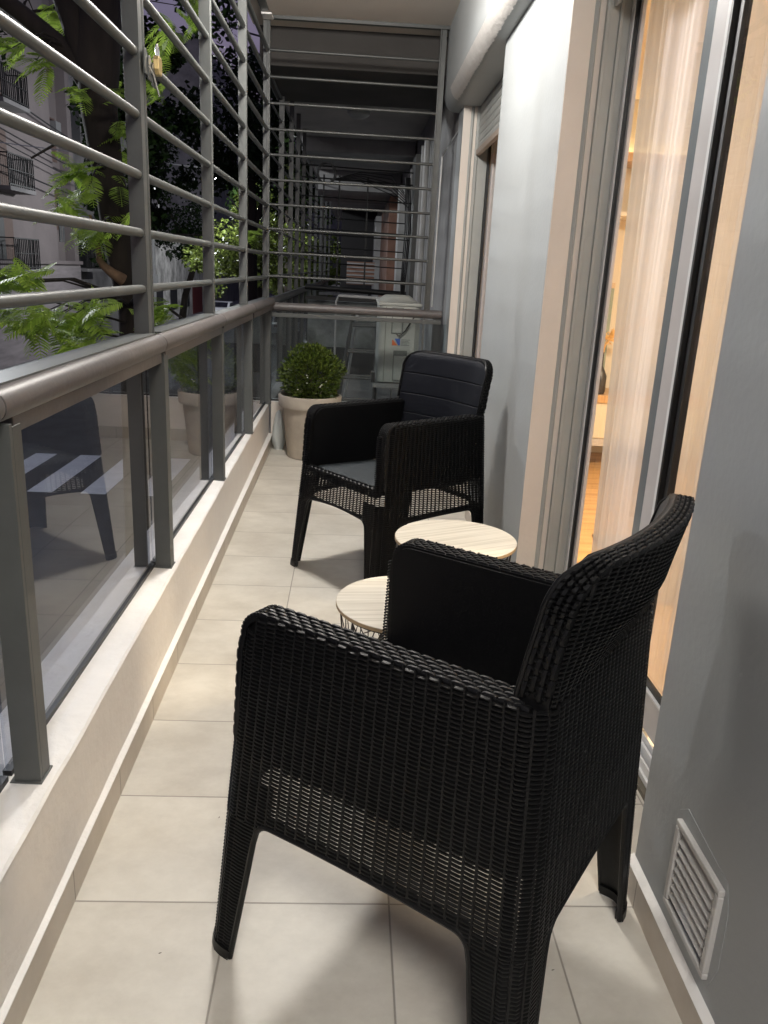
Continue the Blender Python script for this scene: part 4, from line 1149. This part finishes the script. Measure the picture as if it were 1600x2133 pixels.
cable('overhead_cable', 'black cable crossing the dusk sky beyond the balcony corner', [(-4.5, 22, 7.3), (-.9, 17, 5.35)], .02, M['cable'], .2)
ts = thing('signal_fitting', (-7.6, 31, 3.6), 0, 'pale old electrical fitting dangling from the cable over the road', 'cable fitting')
m_ = MB(); m_.tube([(0, 0, 1.2), (.05, 0, .6), (.1, 0, 0)], .03, 6); m_.build('hanger', M['nwall'], ts)
MB().box(.0, .22, -.1, .1, -.1, .28).build('fitting_box', M['pipe'], ts); MB().box(.12, .34, -.1, .1, -.5, -.22).build('fitting_box', M['pipe'], ts)
pole = thing('street_pole', (-12.6, 52, SZ), 0, 'pale street pole with a small white box across the street', 'pole')
MB().tube([(0, 0, 0), (0, 0, 7)], .1, 10).build('shaft', M['pipe'], pole, smooth=True); MB().box(-.25, .3, -.3, -.11, 3.1, 3.9).build('sign_box', M['pipe'], pole)

# ---- cars
def car(loc, rz, m, label):
    t = thing('parked_car', loc, rz, label, 'car', 'cars parked along the street')
    prof = [(-2.1, .35), (-2.15, .75), (-2.05, .98), (-1.55, 1.05), (-1.0, 1.46), (.55, 1.48), (1.25, 1.02), (2.0, .88), (2.15, .6), (2.1, .32)]
    MB().prism(prof[::-1], 'x', -.85, .85).build('body', m, t, bevel=.06)
    MB().prism([(-1.62, 1.06), (-1.56, 1.075), (-1.06, 1.43), (-1.10, 1.45)][::-1], 'x', -.70, .70).build('rear_window', M['car_glass'], t)
    for s_ in (-1, 1): MB().box(s_*.851, s_*.858, -1.0, .9, 1.03, 1.38).build('side_window', M['car_glass'], t)
    for s_ in (-1, 1): MB().box(s_*.55-.13, s_*.55+.13, -2.17, -2.10, .78, .92).build('tail_light', M['red'], t)
    for sx in (-.8, .8):
        for y in (-1.35, 1.35):
            m_ = MB(); m_.tube([(sx-.09, y, .32), (sx+.09, y, .32)], .32, 18); m_.build('wheel', M['black_rubber'], t, smooth=True)
    return t
car((-12.0, 74, SZ), 0, M['car_white'], 'white car parked far down the opposite kerb')
car((-9.4, 92, SZ), .05, mat('car_grey', (.35, .36, .38), .35), 'pale grey car standing in the distance below the street trees')
car((-4.9, 58, SZ), 0, M['car_white'], 'white car parked far down the near kerb beyond the trees')

# ---- trees
def frond_mesh(mb, root, d, up, L_, r, npin=16, nl=9):
    d = d.normalized(); side = d.cross(up).normalized(); up2 = side.cross(d).normalized()
    pts = []
    for k in range(9):
        t = k/8; pts.append(root+d*(L_*t)-Vector((0, 0, 1))*(L_*.35*t*t))
    for a, b_ in zip(pts[:-1], pts[1:]):
        w = side*.0025; mb.add([a-w, a+w, b_+w*.7, b_-w*.7], [(0, 1, 2, 3)])
    for i in range(1, npin+1):
        t = i/(npin+.3); k = min(int(t*8), 7); f = t*8-k; c = pts[k].lerp(pts[k+1], f)
        tl = L_*.36*math.sin(PI*(.18+.80*t))**.8
        for s_ in (-1, 1):
            pd = (side*s_+d*.50+up2*.12*r.uniform(-1, 1)).normalized(); dn = Vector((0, 0, -1))
            w = pd.cross(up2).normalized()*(tl*.078)
            p1 = c+pd*tl*.45-Vector((0, 0, tl*.05)); p2 = c+pd*tl-Vector((0, 0, tl*.22))
            mb.add([c-w*.5, c+pd*tl*.3-w*1.1, p1+(p2-c)*.25-w, p2, p1+(p2-c)*.25+w, c+pd*tl*.3+w*1.1, c+w*.5], [(0, 1, 2, 3, 4, 5, 6)])
FR = [(-2.9,7.47,2.95),(-2.85,7.17,2.96),(-2.73,7.36,2.98),(-2.93,7.57,2.9),(-2.96,7.74,3.1),(-3.04,7.97,3.07),(-3.13,7.77,3.07),(-2.88,7.69,3.03),(-3.1,7.97,3.1),(-3.22,7.98,3.09),(-2.71,7.49,2.94),(-2.86,8.04,3.01),(-2.58,7.24,2.82),(-2.68,7.54,2.77),(-2.76,7.61,2.9),(-2.8,7.69,2.87),(-2.9,7.78,2.95),(-3.0,9.09,3.65),(-3.19,8.96,3.58),(-2.83,8.67,3.52),(-3.16,8.93,3.59),(-2.95,8.16,3.37),(-2.69,8.19,3.51),(-2.87,8.25,3.44),(-3.22,8.97,3.45),(-2.74,8.14,3.34),(-2.58,8.08,2.81),(-2.56,8.2,2.78),(-2.49,7.8,2.66),(-2.4,7.61,2.65),(-2.32,7.24,2.62),(-2.57,8.16,2.81),(-2.4,7.66,2.72),(-2.22,7.9,2.76),(-2.31,8.24,2.86),(-2.24,8.02,2.77),(-2.28,8.28,2.72),(-2.05,7.31,2.66),(-2.05,7.32,2.58),(-2.04,7.36,2.41),(-2.21,7.98,2.49),(-2.24,8.04,2.34),(-2.18,7.98,2.43),(-2.1,7.76,2.41),(-2.12,7.66,2.42),(-2.41,7.3,2.01),(-2.47,7.47,2.02),(-2.31,7.44,2.07),(-2.47,7.5,2.04),(-2.32,7.14,2.01),(-2.3,7.02,2.06),(-2.42,7.14,1.95),(-2.26,7.04,2.06),(-2.43,7.15,2.13),(-2.35,7.23,2.03),(-2.4,7.54,1.99),(-2.42,7.51,2.04),(-2.45,7.15,1.98),(-2.49,7.59,1.81),(-2.42,7.22,1.75),(-2.64,7.72,1.82),(-2.58,7.74,1.87),(-2.25,7.23,2.06),(-2.18,7.02,1.91),(-2.48,7.46,2.06),(-2.44,7.14,1.85),(-2.46,7.39,1.82),(-2.32,6.85,1.65),(-2.47,7.72,1.98),(-2.33,7.38,2.0),(-2.21,6.97,1.82),(-2.48,7.32,1.71),(-2.63,7.41,1.72),(-2.41,7.66,1.54),(-2.34,7.15,1.54),(-2.34,7.62,1.53),(-2.34,7.72,1.52),(-2.07,6.81,1.59),(-2.22,6.85,1.57),(-2.29,7.33,1.53),(-2.43,7.58,1.54),(-2.3,5.83,1.19),(-2.65,6.67,1.15),(-2.46,6.2,1.19),(-2.47,6.05,1.14),(-2.51,6.06,1.22),(-2.31,5.82,1.15),(-2.59,6.08,1.2),(-2.38,6.07,1.17),(-2.58,6.08,1.22),(-2.41,6.13,1.24),(-2.66,6.4,1.13),(-2.61,6.16,1.14),(-2.57,6.4,1.11),(-2.36,6.13,1.16),(-2.26,6.07,1.26),(-2.25,5.96,1.24),(-2.76,6.51,0.92),(-2.77,6.49,1.1),(-2.66,6.26,1.08),(-2.33,5.7,0.91),(-2.35,5.74,0.86),(-2.73,6.58,0.9),(-2.73,6.54,0.91),(-2.59,6.37,0.81),(-2.53,6.28,1.15),(-2.7,6.47,0.96),(-2.52,5.81,0.98),(-2.39,5.76,1.18),(-2.43,6.33,0.78),(-2.13,5.75,0.87),(-2.33,5.89,0.97),(-2.26,5.85,0.85),(-2.27,6.0,0.87),(-2.19,6.25,0.89),(-2.22,6.26,0.78),(-2.28,5.98,0.97),(-2.24,5.65,1.02),(-2.2,6.42,0.8),(-2.44,6.22,0.88),(-2.08,5.7,0.87),(-2.21,5.73,0.94),(-2.24,5.8,1.06),(-2.39,6.35,0.94),(-2.2,5.72,0.94),(-2.05,5.88,0.9),(-2.11,5.82,0.85),(-2.39,6.49,0.9),(-2.38,5.97,0.87),(-1.98,6.36,1.02),(-2.37,6.66,0.81),(-2.38,6.76,0.72),(-2.06,6.03,0.87),(-2.24,6.76,0.98),(-1.92,5.99,0.94),(-2.14,6.5,0.78),(-1.84,6.06,1.04),(-1.98,6.22,0.93),(-1.94,5.89,0.93),(-1.97,6.16,0.94),(-2.03,5.81,0.96),(-2.13,6.29,0.77),(-2.19,6.76,0.7),(-2.05,5.92,0.82),(-1.97,5.91,0.76),(-1.76,5.9,1.03),(-2.05,6.57,0.88),(-2.12,6.48,0.93),(-2.09,6.07,1.01),(-2.1,6.47,1.1),(-2.12,6.29,0.87),(-2.24,6.48,0.72),(-2.18,6.45,0.87),(-2.24,6.69,0.88),(-2.24,6.73,0.87),(-2.08,6.52,0.78),(-2.23,6.45,0.92),(-2.05,5.98,0.86),(-1.99,6.55,0.78),(-2.19,6.16,0.91),(-2.21,6.67,0.73),(-1.87,6.05,0.86),(-2.0,6.13,0.96),(-2.22,6.27,0.63),(-2.0,5.61,0.67),(-1.94,5.61,0.72),(-1.94,5.68,0.8),(-2.13,6.24,0.62),(-2.06,6.09,0.76),(-1.93,5.69,0.69),(-2.03,5.7,0.73),(-2.05,7.43,1.64),(-2.25,8.35,2.26),(-2.22,7.98,1.79),(-2.25,8.09,2.23),(-2.19,7.88,1.63),(-2.05,7.4,2.01),(-2.15,7.89,2.13),(-2.11,7.59,1.92),(-2.17,9.5,3.49),(-2.21,9.57,3.6),(-1.91,9.14,3.48),(-2.02,9.05,3.54),(-2.09,9.08,3.33),(-2.28,9.32,3.5),(-1.99,9.13,3.54),(-2.17,9.93,3.72),(-2.14,9.34,3.64),(-2.16,9.86,3.84),(-2.27,9.49,3.4),(-2.04,9.08,3.37),(-2.11,9.0,2.9),(-2.11,8.92,3.0),(-2.12,8.96,2.98),(-2.04,8.68,2.95),(-2.04,8.87,2.98),(-1.8,7.3,0.84),(-1.65,6.91,0.95),(-1.7,7.16,1.01),(-1.63,6.87,0.9),(-1.63,6.73,0.94),(-1.69,7.19,0.9),(-1.69,7.15,0.94),(-1.69,6.75,0.88),(-1.65,6.73,0.91),(-1.58,6.79,0.99),(-1.78,7.32,0.93),(-1.63,6.75,0.93),(-1.79,7.49,1.02),(-1.81,7.0,0.9),(-1.53,7.31,0.46),(-1.43,6.59,0.7),(-1.58,7.09,0.84),(-1.35,6.59,0.63),(-1.35,6.55,0.61),(-1.5,6.7,0.8),(-1.41,7.3,0.58),(-1.17,6.53,0.77),(-1.6,7.45,0.38),(-1.46,7.35,0.5),(-1.35,6.83,0.54),(-1.48,6.67,0.83),(-1.53,7.34,0.73),(-1.63,6.86,0.67),(-1.58,7.28,0.51),(-1.46,6.67,0.61),(-1.52,7.21,0.71),(-1.47,6.65,0.54),(-1.46,6.97,0.61),(-1.36,6.6,0.79),(-1.48,7.14,0.35),(-1.3,6.95,0.75),(-1.44,11.83,1.79),(-1.55,11.9,1.7),(-1.53,12.07,1.74),(-1.55,12.15,1.72),(-1.5,11.65,1.7),(-1.54,11.51,1.78),(-1.49,11.72,1.54),(-1.65,12.28,1.76),(-1.64,12.04,1.8),(-2.01,10.58,3.97),(-1.99,10.52,4.05),(-2.11,11.39,4.25),(-1.96,10.72,4.01),(-2.06,11.14,4.28),(-2.06,10.85,4.27),(-2.12,10.61,4.08),(-2.09,11.31,4.32)]
tree = thing('street_tree', (-2.25, 8, SZ+.13), 0, 'dark trunked pavement tree with bright feathery leaves just outside the railing', 'tree')
def T(p): return (p[0]+2.25, p[1]-8, p[2]-SZ-.13)
m_ = MB()
m_.tube([T(p) for p in [(-2.20, 8, -3.5), (-2.2, 8, -2), (-2.195, 8, .2), (-2.19, 8, .9), (-2.21, 8, 1.15)]], [.20, .14, .105, .10, .125], 16)
m_.tube([T(p) for p in [(-2.20, 8, 1.05), (-2.245, 8, 1.5), (-2.33, 8, 2.1), (-2.38, 8, 2.6), (-2.37, 8, 3.0), (-2.30, 8, 3.6), (-2.15, 8.1, 4.4), (-1.9, 8.2, 5.6)]], [.125, .155, .14, .16, .19, .17, .14, .09], 16)
m_.tube([T(p) for p in [(-2.40, 8, 2.75), (-2.62, 8, 3.05), (-3.0, 8, 3.33), (-3.5, 7.9, 3.65), (-4.4, 7.7, 4.4)]], [.12, .085, .075, .07, .05], 12)
m_.tube([T(p) for p in [(-2.42, 8.0, 2.9), (-2.62, 8, 3.5), (-2.75, 8, 4.5)]], [.13, .12, .09], 12)
for pts, r0 in (([(-2.35, 7.9, 2.2), (-2.6, 7.5, 2.25), (-2.75, 7.3, 2.1)], .02), ([(-2.2, 7.9, .75), (-2.5, 7.0, .95), (-3.0, 6.3, 1.25), (-3.3, 6.1, 1.1)], .012), ([(-2.18, 7.9, .6), (-2.3, 6.9, .75), (-2.5, 6.4, .85)], .012),
                ([(-2.2, 7.9, .5), (-2.0, 7.2, .5), (-1.7, 7.1, .45)], .012)):
    m_.tube([T(p) for p in pts], [r0, r0*.7, r0*.5, r0*.3][:len(pts)], 6)
spine = [Vector(T(p)) for p in [(-2.19, 8, .9), (-2.245, 8, 1.5), (-2.33, 8, 2.1), (-2.38, 8, 2.6), (-2.62, 8, 3.05), (-3.0, 8, 3.33)]]
for q in FR[::7]:
    e = Vector(T(q)); b_ = min(spine, key=lambda v: (v-e).length); mid = b_.lerp(e, .55)+Vector((0, 0, .12))
    m_.tube([b_, b_.lerp(mid, .5)+Vector((0, 0, .03)), mid, e], [.016, .011, .007, .003], 6)
m_.build('trunk', M['bark'], tree, smooth=True)
m_ = MB(); m_.tube([T(p) for p in [(-2.20, 7.88, 1.14), (-2.28, 7.82, 1.20), (-2.36, 7.8, 1.27), (-2.395, 7.8, 1.33)]], [.06, .045, .035, .03], 10)
m_.tube([T(p) for p in [(-2.385, 7.8, 1.30), (-2.40, 7.8, 1.5), (-2.45, 7.8, 1.7)]], [.028, .02, .012], 8)
m_.build('cut_branch', M['cutwood'], tree, smooth=True)
m_ = MB(); rr_ = random.Random(21)
for (x, y, z) in FR:
    root = Vector(T((x, y, z)))
    out_ = Vector((x+2.2, y-8.2, .0)); out_ = out_.normalized() if out_.length > .05 else Vector((1, 0, 0))
    d = out_*.5+Vector((rr_.uniform(-1, 1), rr_.uniform(-.9, .9), rr_.uniform(-.45, .25)))
    frond_mesh(m_, root-d.normalized()*.12, d, Vector((rr_.uniform(-.3, .3), rr_.uniform(-.5, .1), 1)), rr_.uniform(.22, .36), rr_)
m_.build('crown', M['leaf'], tree, fix=False)

def cloud_tree(loc, H, crowns, n, label, leaf, rt=.16, size=.16, seed=1, lean=0):
    t = thing('street_tree', loc, 0, label, 'tree', 'trees along the street')
    r = random.Random(seed); m = MB()
    m.tube([(0, 0, 0), (lean*.3, 0, H*.3), (lean, 0, H*.62), (lean*1.2, 0, H*.8)], [rt*1.2, rt, rt*.8, rt*.4], 10)
    for (cx_, cy_, cz_, R) in crowns: m.tube([(lean, 0, H*.55), (lean+(cx_-lean)*.5, cy_*.5, (H*.55+cz_)/2), (cx_, cy_, cz_)], [rt*.6, rt*.4, rt*.15], 7)
    m.build('trunk', M['bark'], t, smooth=True); m = MB()
    tot = sum(c[3]**2 for c in crowns)
    for (cx_, cy_, cz_, R) in crowns:
        subs = [(Vector((r.gauss(0, .55), r.gauss(0, .55), r.gauss(0, .45)))*R, R*r.uniform(.22, .5)) for _ in range(14)]
        for k in range(int(n*R*R/tot)):
            c, sr = r.choice(subs); v = Vector((r.gauss(0, 1), r.gauss(0, 1), r.gauss(0, 1))).normalized()*sr*(r.random()**.35)
            p = Vector((cx_, cy_, cz_))+c+v; a = Vector((r.uniform(-1, 1), r.uniform(-1, 1), r.uniform(-.8, .4))).normalized()
            w = a.cross(Vector((r.uniform(-1, 1), r.uniform(-1, 1), r.uniform(-1, 1)))).normalized(); s_ = size*r.uniform(.6, 1.3)
            m.add([p-w*s_*.25, p+a*s_*.5-w*s_*.35, p+a*s_, p+a*s_*.5+w*s_*.35], [(0, 1, 2, 3)])
    m.build('crown', leaf, t, fix=False)
    return t
cloud_tree((-4.6, 18, SZ+.13), 10.5, [(-.1, 0, 9.0, 1.3), (-.2, 1, 7.3, 1.0), (-.3, .5, 5.9, .8), (.0, 0, 10.8, 1.4)], 14000, 'tall black unlit tree filling the view between the first grille posts', M['leaf_shaded'], .22, .14, 2)
cloud_tree((-3.4, 27, SZ+.13), 10, [(0, 0, 9.6, 1.7), (-.8, 1, 8.0, 1.6), (.6, 0, 7.6, 1.2)], 6000, 'dark tree whose top cuts the dusk sky beside the second grille post', M['leaf_shaded'], .18, .2, 3)
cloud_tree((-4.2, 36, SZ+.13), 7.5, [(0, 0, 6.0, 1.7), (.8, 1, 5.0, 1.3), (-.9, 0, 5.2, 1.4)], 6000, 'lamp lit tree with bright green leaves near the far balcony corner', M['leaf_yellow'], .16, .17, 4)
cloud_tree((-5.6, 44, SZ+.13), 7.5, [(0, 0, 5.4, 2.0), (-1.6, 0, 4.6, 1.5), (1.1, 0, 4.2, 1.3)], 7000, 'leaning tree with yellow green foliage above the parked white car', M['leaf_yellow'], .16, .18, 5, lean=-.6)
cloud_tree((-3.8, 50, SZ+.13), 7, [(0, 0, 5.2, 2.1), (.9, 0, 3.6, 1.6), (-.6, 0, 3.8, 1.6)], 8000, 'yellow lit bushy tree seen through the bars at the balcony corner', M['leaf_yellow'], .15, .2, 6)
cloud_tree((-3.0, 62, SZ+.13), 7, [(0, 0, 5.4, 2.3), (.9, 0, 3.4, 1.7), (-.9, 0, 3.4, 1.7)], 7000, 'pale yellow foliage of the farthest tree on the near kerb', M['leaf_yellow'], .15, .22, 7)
cloud_tree((-3.6, 43, SZ+.13), 11, [(-.3, 0, 10.5, 2.3), (.6, 0, 8.8, 2.0), (-1.0, 0, 8.2, 1.7), (.6, 0, 12.2, 2)], 7000, 'tall black tree rising behind the neighbour grille posts', M['leaf_shaded'], .2, .28, 9)
cloud_tree((-11.9, 56, SZ+.13), 8, [(0, 0, 7, 2.2), (1.0, 0, 5.8, 1.8), (-1, 0, 8.5, 2)], 6000, 'dark leaning tree in front of the stained low building', M['leaf_shaded'], .22, .2, 8, lean=1.2)

# ================================================================== NEIGHBOURING BALCONY
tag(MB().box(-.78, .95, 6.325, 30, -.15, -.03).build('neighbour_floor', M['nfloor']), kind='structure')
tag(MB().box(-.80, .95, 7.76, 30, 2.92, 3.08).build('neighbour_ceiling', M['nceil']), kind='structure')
def nthing(n, l, c, g=None): return thing(n, (0, 0, 0), 0, l, c, g)
nb1 = nthing('ceiling_beam', 'dark brown grey beam of the neighbour balcony just past the end grille', 'beam')
MB().box(-.76, .68, 6.45, 7.75, 2.72, 3.05).build('beam_body', mat('beam_dark_tone', (.045, .041, .038), .9, var=.3, vscale=1.3), nb1, bevel=.01)  # one dark brown grey base tone, mottled at random
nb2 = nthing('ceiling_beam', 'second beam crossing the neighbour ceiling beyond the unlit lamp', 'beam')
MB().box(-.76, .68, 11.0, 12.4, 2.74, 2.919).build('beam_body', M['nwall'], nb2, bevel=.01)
nb3 = nthing('ceiling_beam', 'pale farthest beam across the neighbour ceiling', 'beam')
MB().box(-.76, .68, 14.5, 17.0, 2.60, 2.919).build('beam_body', M['nwall'], nb3, bevel=.01)
nl = nthing('ceiling_lamp', 'unlit round glass lamp on the neighbour balcony ceiling', 'ceiling lamp')
MB().lathe([(0, -.10), (.07, -.095), (.115, -.065), (.12, -.03), (.10, -.02), (.10, .0)], (-.05, 9.0, 2.92), 28).build('lamp_shade', mat('unlit_opal', (.35, .35, .34), .3), nl, smooth=True)
nw_ = nthing('house_wall', 'dark neighbour balcony wall with crossed bar shadows past the end grille', 'wall')
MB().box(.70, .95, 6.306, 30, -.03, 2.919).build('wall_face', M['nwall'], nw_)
for (y0, y1, x0, mm, nm) in ((9.55, 10.1, .60, 'nmetal', 'dark_pilaster'), (10.9, 11.6, .63, 'pipe', 'pale_pilaster'), (13.0, 13.6, .60, 'pipe', 'pale_pilaster'), (15.0, 20, .52, 'brickf', 'brick_panel'), (20.5, 23, .40, 'pipe', 'pale_pilaster')):
    MB().box(x0, .699, y0, y1, -.03, 2.59).build(nm, M[mm], nw_)
for k, y in enumerate((8.75, 9.15)):
    tag(MB().tube([(.655, y, 0), (.655, y, 2.62)], .030, 12).build('drain_pipe', M['pipe'], smooth=True), ('nearer' if k == 0 else 'farther')+' of two pale vertical pipes on the neighbour wall', 'pipe', 'pipes on the neighbour wall')
blk = nthing('cross_wall', 'black doorway and far cross wall closing the neighbour balcony', 'wall')
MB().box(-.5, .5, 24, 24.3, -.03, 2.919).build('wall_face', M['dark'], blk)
MB().box(-.25, .38, 19.0, 19.04, 1.0, 1.5).build('striped_shutter', mat('warm_slats', (.30, .17, .12), .6), blk)
for k in range(6): MB().box(-.25, .38, 18.96, 18.99, 1.02+.085*k, 1.05+.085*k).build('slat', M['pipe'], blk)
nr = nthing('neighbour_grille', 'grey security grille along the street side of the neighbouring balcony', 'security grille')
ny_ = [6.35, 7.55, 8.6, 9.5, 10.5, 12.0, 13.6, 15.4, 17.5, 20]
for i_, y in enumerate(ny_[1:]):
    m_ = MB(); m_.box(-.72, -.675, y-.012, y+.012, 1.1, 2.915); m_.build('post', M['nmetal'], nr)
for a, b_ in zip(ny_[:-1], ny_[1:]):
    for k in range(9):
        if a > 12 and k % 2: continue
        MB().tube([(-.70, a, 1.26+.18*k), (-.70, b_, 1.26+.18*k)], .010, 6).build('bar', M['nmetal'], nr, smooth=True)
nr2 = nthing('neighbour_railing', 'dark railing and glass along the street side of the neighbouring balcony', 'railing')
MB().tube([(-.69, 6.35, 1.06), (-.69, 20, 1.06)], .035, 14).build('handrail', M['nmetal'], nr2, smooth=True)
for y in ny_[1:7]: MB().box(-.72, -.67, y-.025, y+.025, .30, 1.03).build('post', M['nmetal'], nr2)
MB().box(-.705, -.70, 6.36, 20, .33, 1.02).build('glass_panel', M['glass_end'], nr2)
MB().box(-.78, -.64, 6.32, 20, -.03, .30).build('parapet_wall', M['nwall'], nr2)
cr = nthing('neighbour_cross_wall', 'low stained wall with black rails across the neighbour balcony behind the bush', 'low wall')
MB().box(-.63, .699, 10.7, 10.82, -.03, .34).build('dark_base', mat('dark_base', (.03, .033, .036), .5, var=.2), cr)
MB().box(-.63, .699, 10.70, 10.80, .345, .93).build('stained_panel', mat('stained_panel', (.27, .29, .28), .7, var=.6, vscale=3.2, detail=8), cr)
MB().tube([(-.66, 10.6, 1.10), (.66, 10.6, 1.06)], .035, 12).build('rail', M['iron'], cr, smooth=True)
MB().box(-.66, .66, 10.55, 10.60, .94, .99).build('rail', M['iron'], cr)
MB().box(-.5, .15, 10.9, 10.94, 1.0, 1.03).build('pale_strip', M['pipe'], cr)
for (k, z, y) in ((0, 2.02, 12.2), (1, 1.86, 12.0), (2, 1.62, 12.0), (3, 1.40, 12.2), (4, 1.22, 12.1), (5, 2.45, 9.9), (6, 2.32, 9.9), (7, 2.12, 9.9), (8, 1.72, 10.1), (9, 1.50, 10.1)):
    MB().tube([(-.68, y, z+.01), (.66, y, z-.02)], .009, 6).build('bar', M['iron'], cr, smooth=True)
for x in (-.52, -.30, .10): MB().box(x-.012, x+.012, 12.1, 12.13, .95, 2.59).build('upright', M['iron'], cr)
# coiled and looping wires
w_ = thing('loose_wires', (0, 0, 0), 0, 'tangle of black wires looping under the neighbour ceiling', 'wires')
m_ = MB(); rr_ = random.Random(8)
for q in range(3): m_.tube([(-.40+.10*math.cos(2*PI*k/20)+.01*q, 9.7+.02*q, 2.36+.11*math.sin(2*PI*k/20)) for k in range(21)], .006, 5)
for q in range(6): m_.tube([(-.35+.02*q, 9.8, 2.30), (0, 9.8, 2.40-.02*q), (.35, 9.8, 2.38-.04*q), (.50+.01*q, 9.75, 2.2-.03*q)], .006, 5)
for q in range(4): m_.tube([(.50+.015*q, 9.6, 2.35), (.52+.02*q, 9.55, 1.8), (.50+.015*q, 9.5, 1.2), (.53, 9.5, .7)], .008, 5)
m_.build('wire_bundle', M['cable'], w_)
tag(MB().tube([(.700, 6.32, 2.35), (.66, 6.8, 2.28), (.58, 6.25, 2.15), (.575, 6.22, 1.9), (.57, 6.215, 1.1)], .006, 6).build('white_cable', M['pipe'], smooth=True), 'pale cable dropping down beside the end grille post', 'cable')
# air conditioner outdoor unit
ac = thing('outdoor_unit', (.19, 6.72, .45), 0, 'white air conditioner outdoor unit with orange and blue label past the end glass', 'air conditioner')
body = MB(); pr = []
for k in range(7): a = PI+PI/2*k/6; pr.append((.05+.05*math.cos(a), .05+.05*math.sin(a)))
pr += [(.30, 0), (.34, .03), (.34, .80), (0, .80)]
body.prism(pr, 'z', 0, .62); body.build('casing', M['ac'], ac, bevel=.004)
MB().box(-.012, .352, -.01, .81, .6205, .65).build('top_cover', M['ac'], ac, bevel=.01)
MB().box(.055, .06, -.0025, .0, .01, .615).build('panel_seam', M['ac_dark'], ac)
m_ = MB(); m_.box(.105, .20, -.004, 0, .40, .61); m_.build('recess', M['ac_dark'], ac, bevel=.003)
MB().box(.112, .193, -.012, -.0045, .408, .605).build('handle_cover', M['ac'], ac, bevel=.004)
m_ = MB(); m_.box(.13, .245, -.004, 0, .015, .265); m_.build('recess', M['ac_dark'], ac, bevel=.003)
MB().box(.137, .238, -.020, -.0045, .02, .225).build('valve_cover', M['ac'], ac, bevel=.006)
lb = MB().box(.115, .275, -.003, -.0005, .305, .365).build('label', M['ac'], ac)
MB().add([(.116, -.0032, .306), (.163, -.0032, .306), (.122, -.0032, .352), (.116, -.0032, .352)], [(0, 1, 2, 3)])
m_ = MB(); m_.prism([(.116, .306), (.163, .306), (.122, .352), (.116, .352)], 'y', -.0036, -.0031); m_.build('orange_mark', M['orange'], lb)
m_ = MB(); m_.prism([(.136, .362), (.182, .362), (.182, .308), (.168, .308)][::-1], 'y', -.0036, -.0031); m_.build('blue_mark', M['blue'], lb)
m_ = MB()
for q, (x0, x1) in enumerate(((.19, .265), (.19, .25), (.19, .262), (.19, .24), (.19, .258))): m_.box(x0, x1, -.0036, -.0031, .352-.011*q, .356-.011*q)
m_.build('small_print', M['textgrey'], lb)
MB().tube([(.15, -.02, .40), (.17, -.03, .385), (.22, -.03, .43), (.26, -.02, .50), (.30, -.01, .56)], .006, 8).build('power_cable', M['cable'], ac, smooth=True)
for q in range(3): MB().tube([(.24, -.02, .20-.06*q), (.29, -.015, .235-.05*q), (.35, .0, .26-.04*q), (.50, .05, .26-.04*q)], .008, 8).build('copper_pipe', M['nmetal'], ac, smooth=True)
br = MB().box(-.03, .51, .0, .84, -.05, -.012).build('bracket', M['nwall'], ac, bevel=.003)
MB().box(-.045, -.0125, .02, .10, -.01, .07).build('rubber_foot', M['black_rubber'], ac)
ba = thing('plastic_tray', (.20, 6.78, 1.101), 0, 'upturned pale plastic basin lying on top of the outdoor unit', 'basin')
MB().lathe([(0, .055), (.10, .053), (.13, .035), (.155, .01), (.175, .004), (.175, .0)], seg=28).build('basin_shell', M['ac'], ba, smooth=True)
ba.scale = (1, 1, 1); ba.location = (.34, 6.95, 1.101)
rk = thing('drying_rack', (-.08, 8.1, 0), 0, 'pale wire drying rack standing behind the outdoor unit', 'drying rack')
m_ = MB(); m_.tube([(-.12, 0, 1.03), (-.10, 0, 1.085), (.42, 0, 1.075), (.46, 0, 1.02), (.46, 0, 0)], .010, 8); m_.tube([(-.12, 0, 1.03), (-.12, 0, 0)], .010, 8)
m_.tube([(-.12, .3, 1.03), (-.10, .3, 1.085), (.42, .3, 1.075), (.46, .3, 1.02)], .010, 8)
for k in range(6): m_.tube([(-.10+.1*k, 0, 1.08), (-.10+.1*k, .3, 1.08)], .005, 6)
m_.build('rack_frame', M['pipe'], rk, smooth=True)
ld = thing('stepladder', (0, 0, 0), 0, 'folding metal stepladder leaning beside the outdoor unit', 'stepladder')
m_ = MB(); m_.tube([(-.16, 7.6, .0), (-.02, 7.6, 1.0)], .018, 8); m_.tube([(.20, 7.6, .0), (.20, 7.6, 1.0)], .018, 8); m_.build('rail', M['nmetal'], ld, smooth=True)
m_ = MB(); m_.tube([(-.10, 7.9, .0), (.02, 7.9, .98)], .014, 8); m_.tube([(.22, 7.9, .0), (.22, 7.9, .98)], .014, 8); m_.build('rear_rail', M['pipe'], ld, smooth=True)
for z, x in ((.86, -.03), (.62, -.065), (.38, -.1), (.16, -.13)):
    m_ = MB(); m_.tube([(x, 7.58, z), (.20, 7.58, z)], .014, 8); m_.tube([(x, 7.50, z-.01), (.20, 7.50, z-.01)], .012, 8); m_.build('step', M['nmetal'], ld, smooth=True)
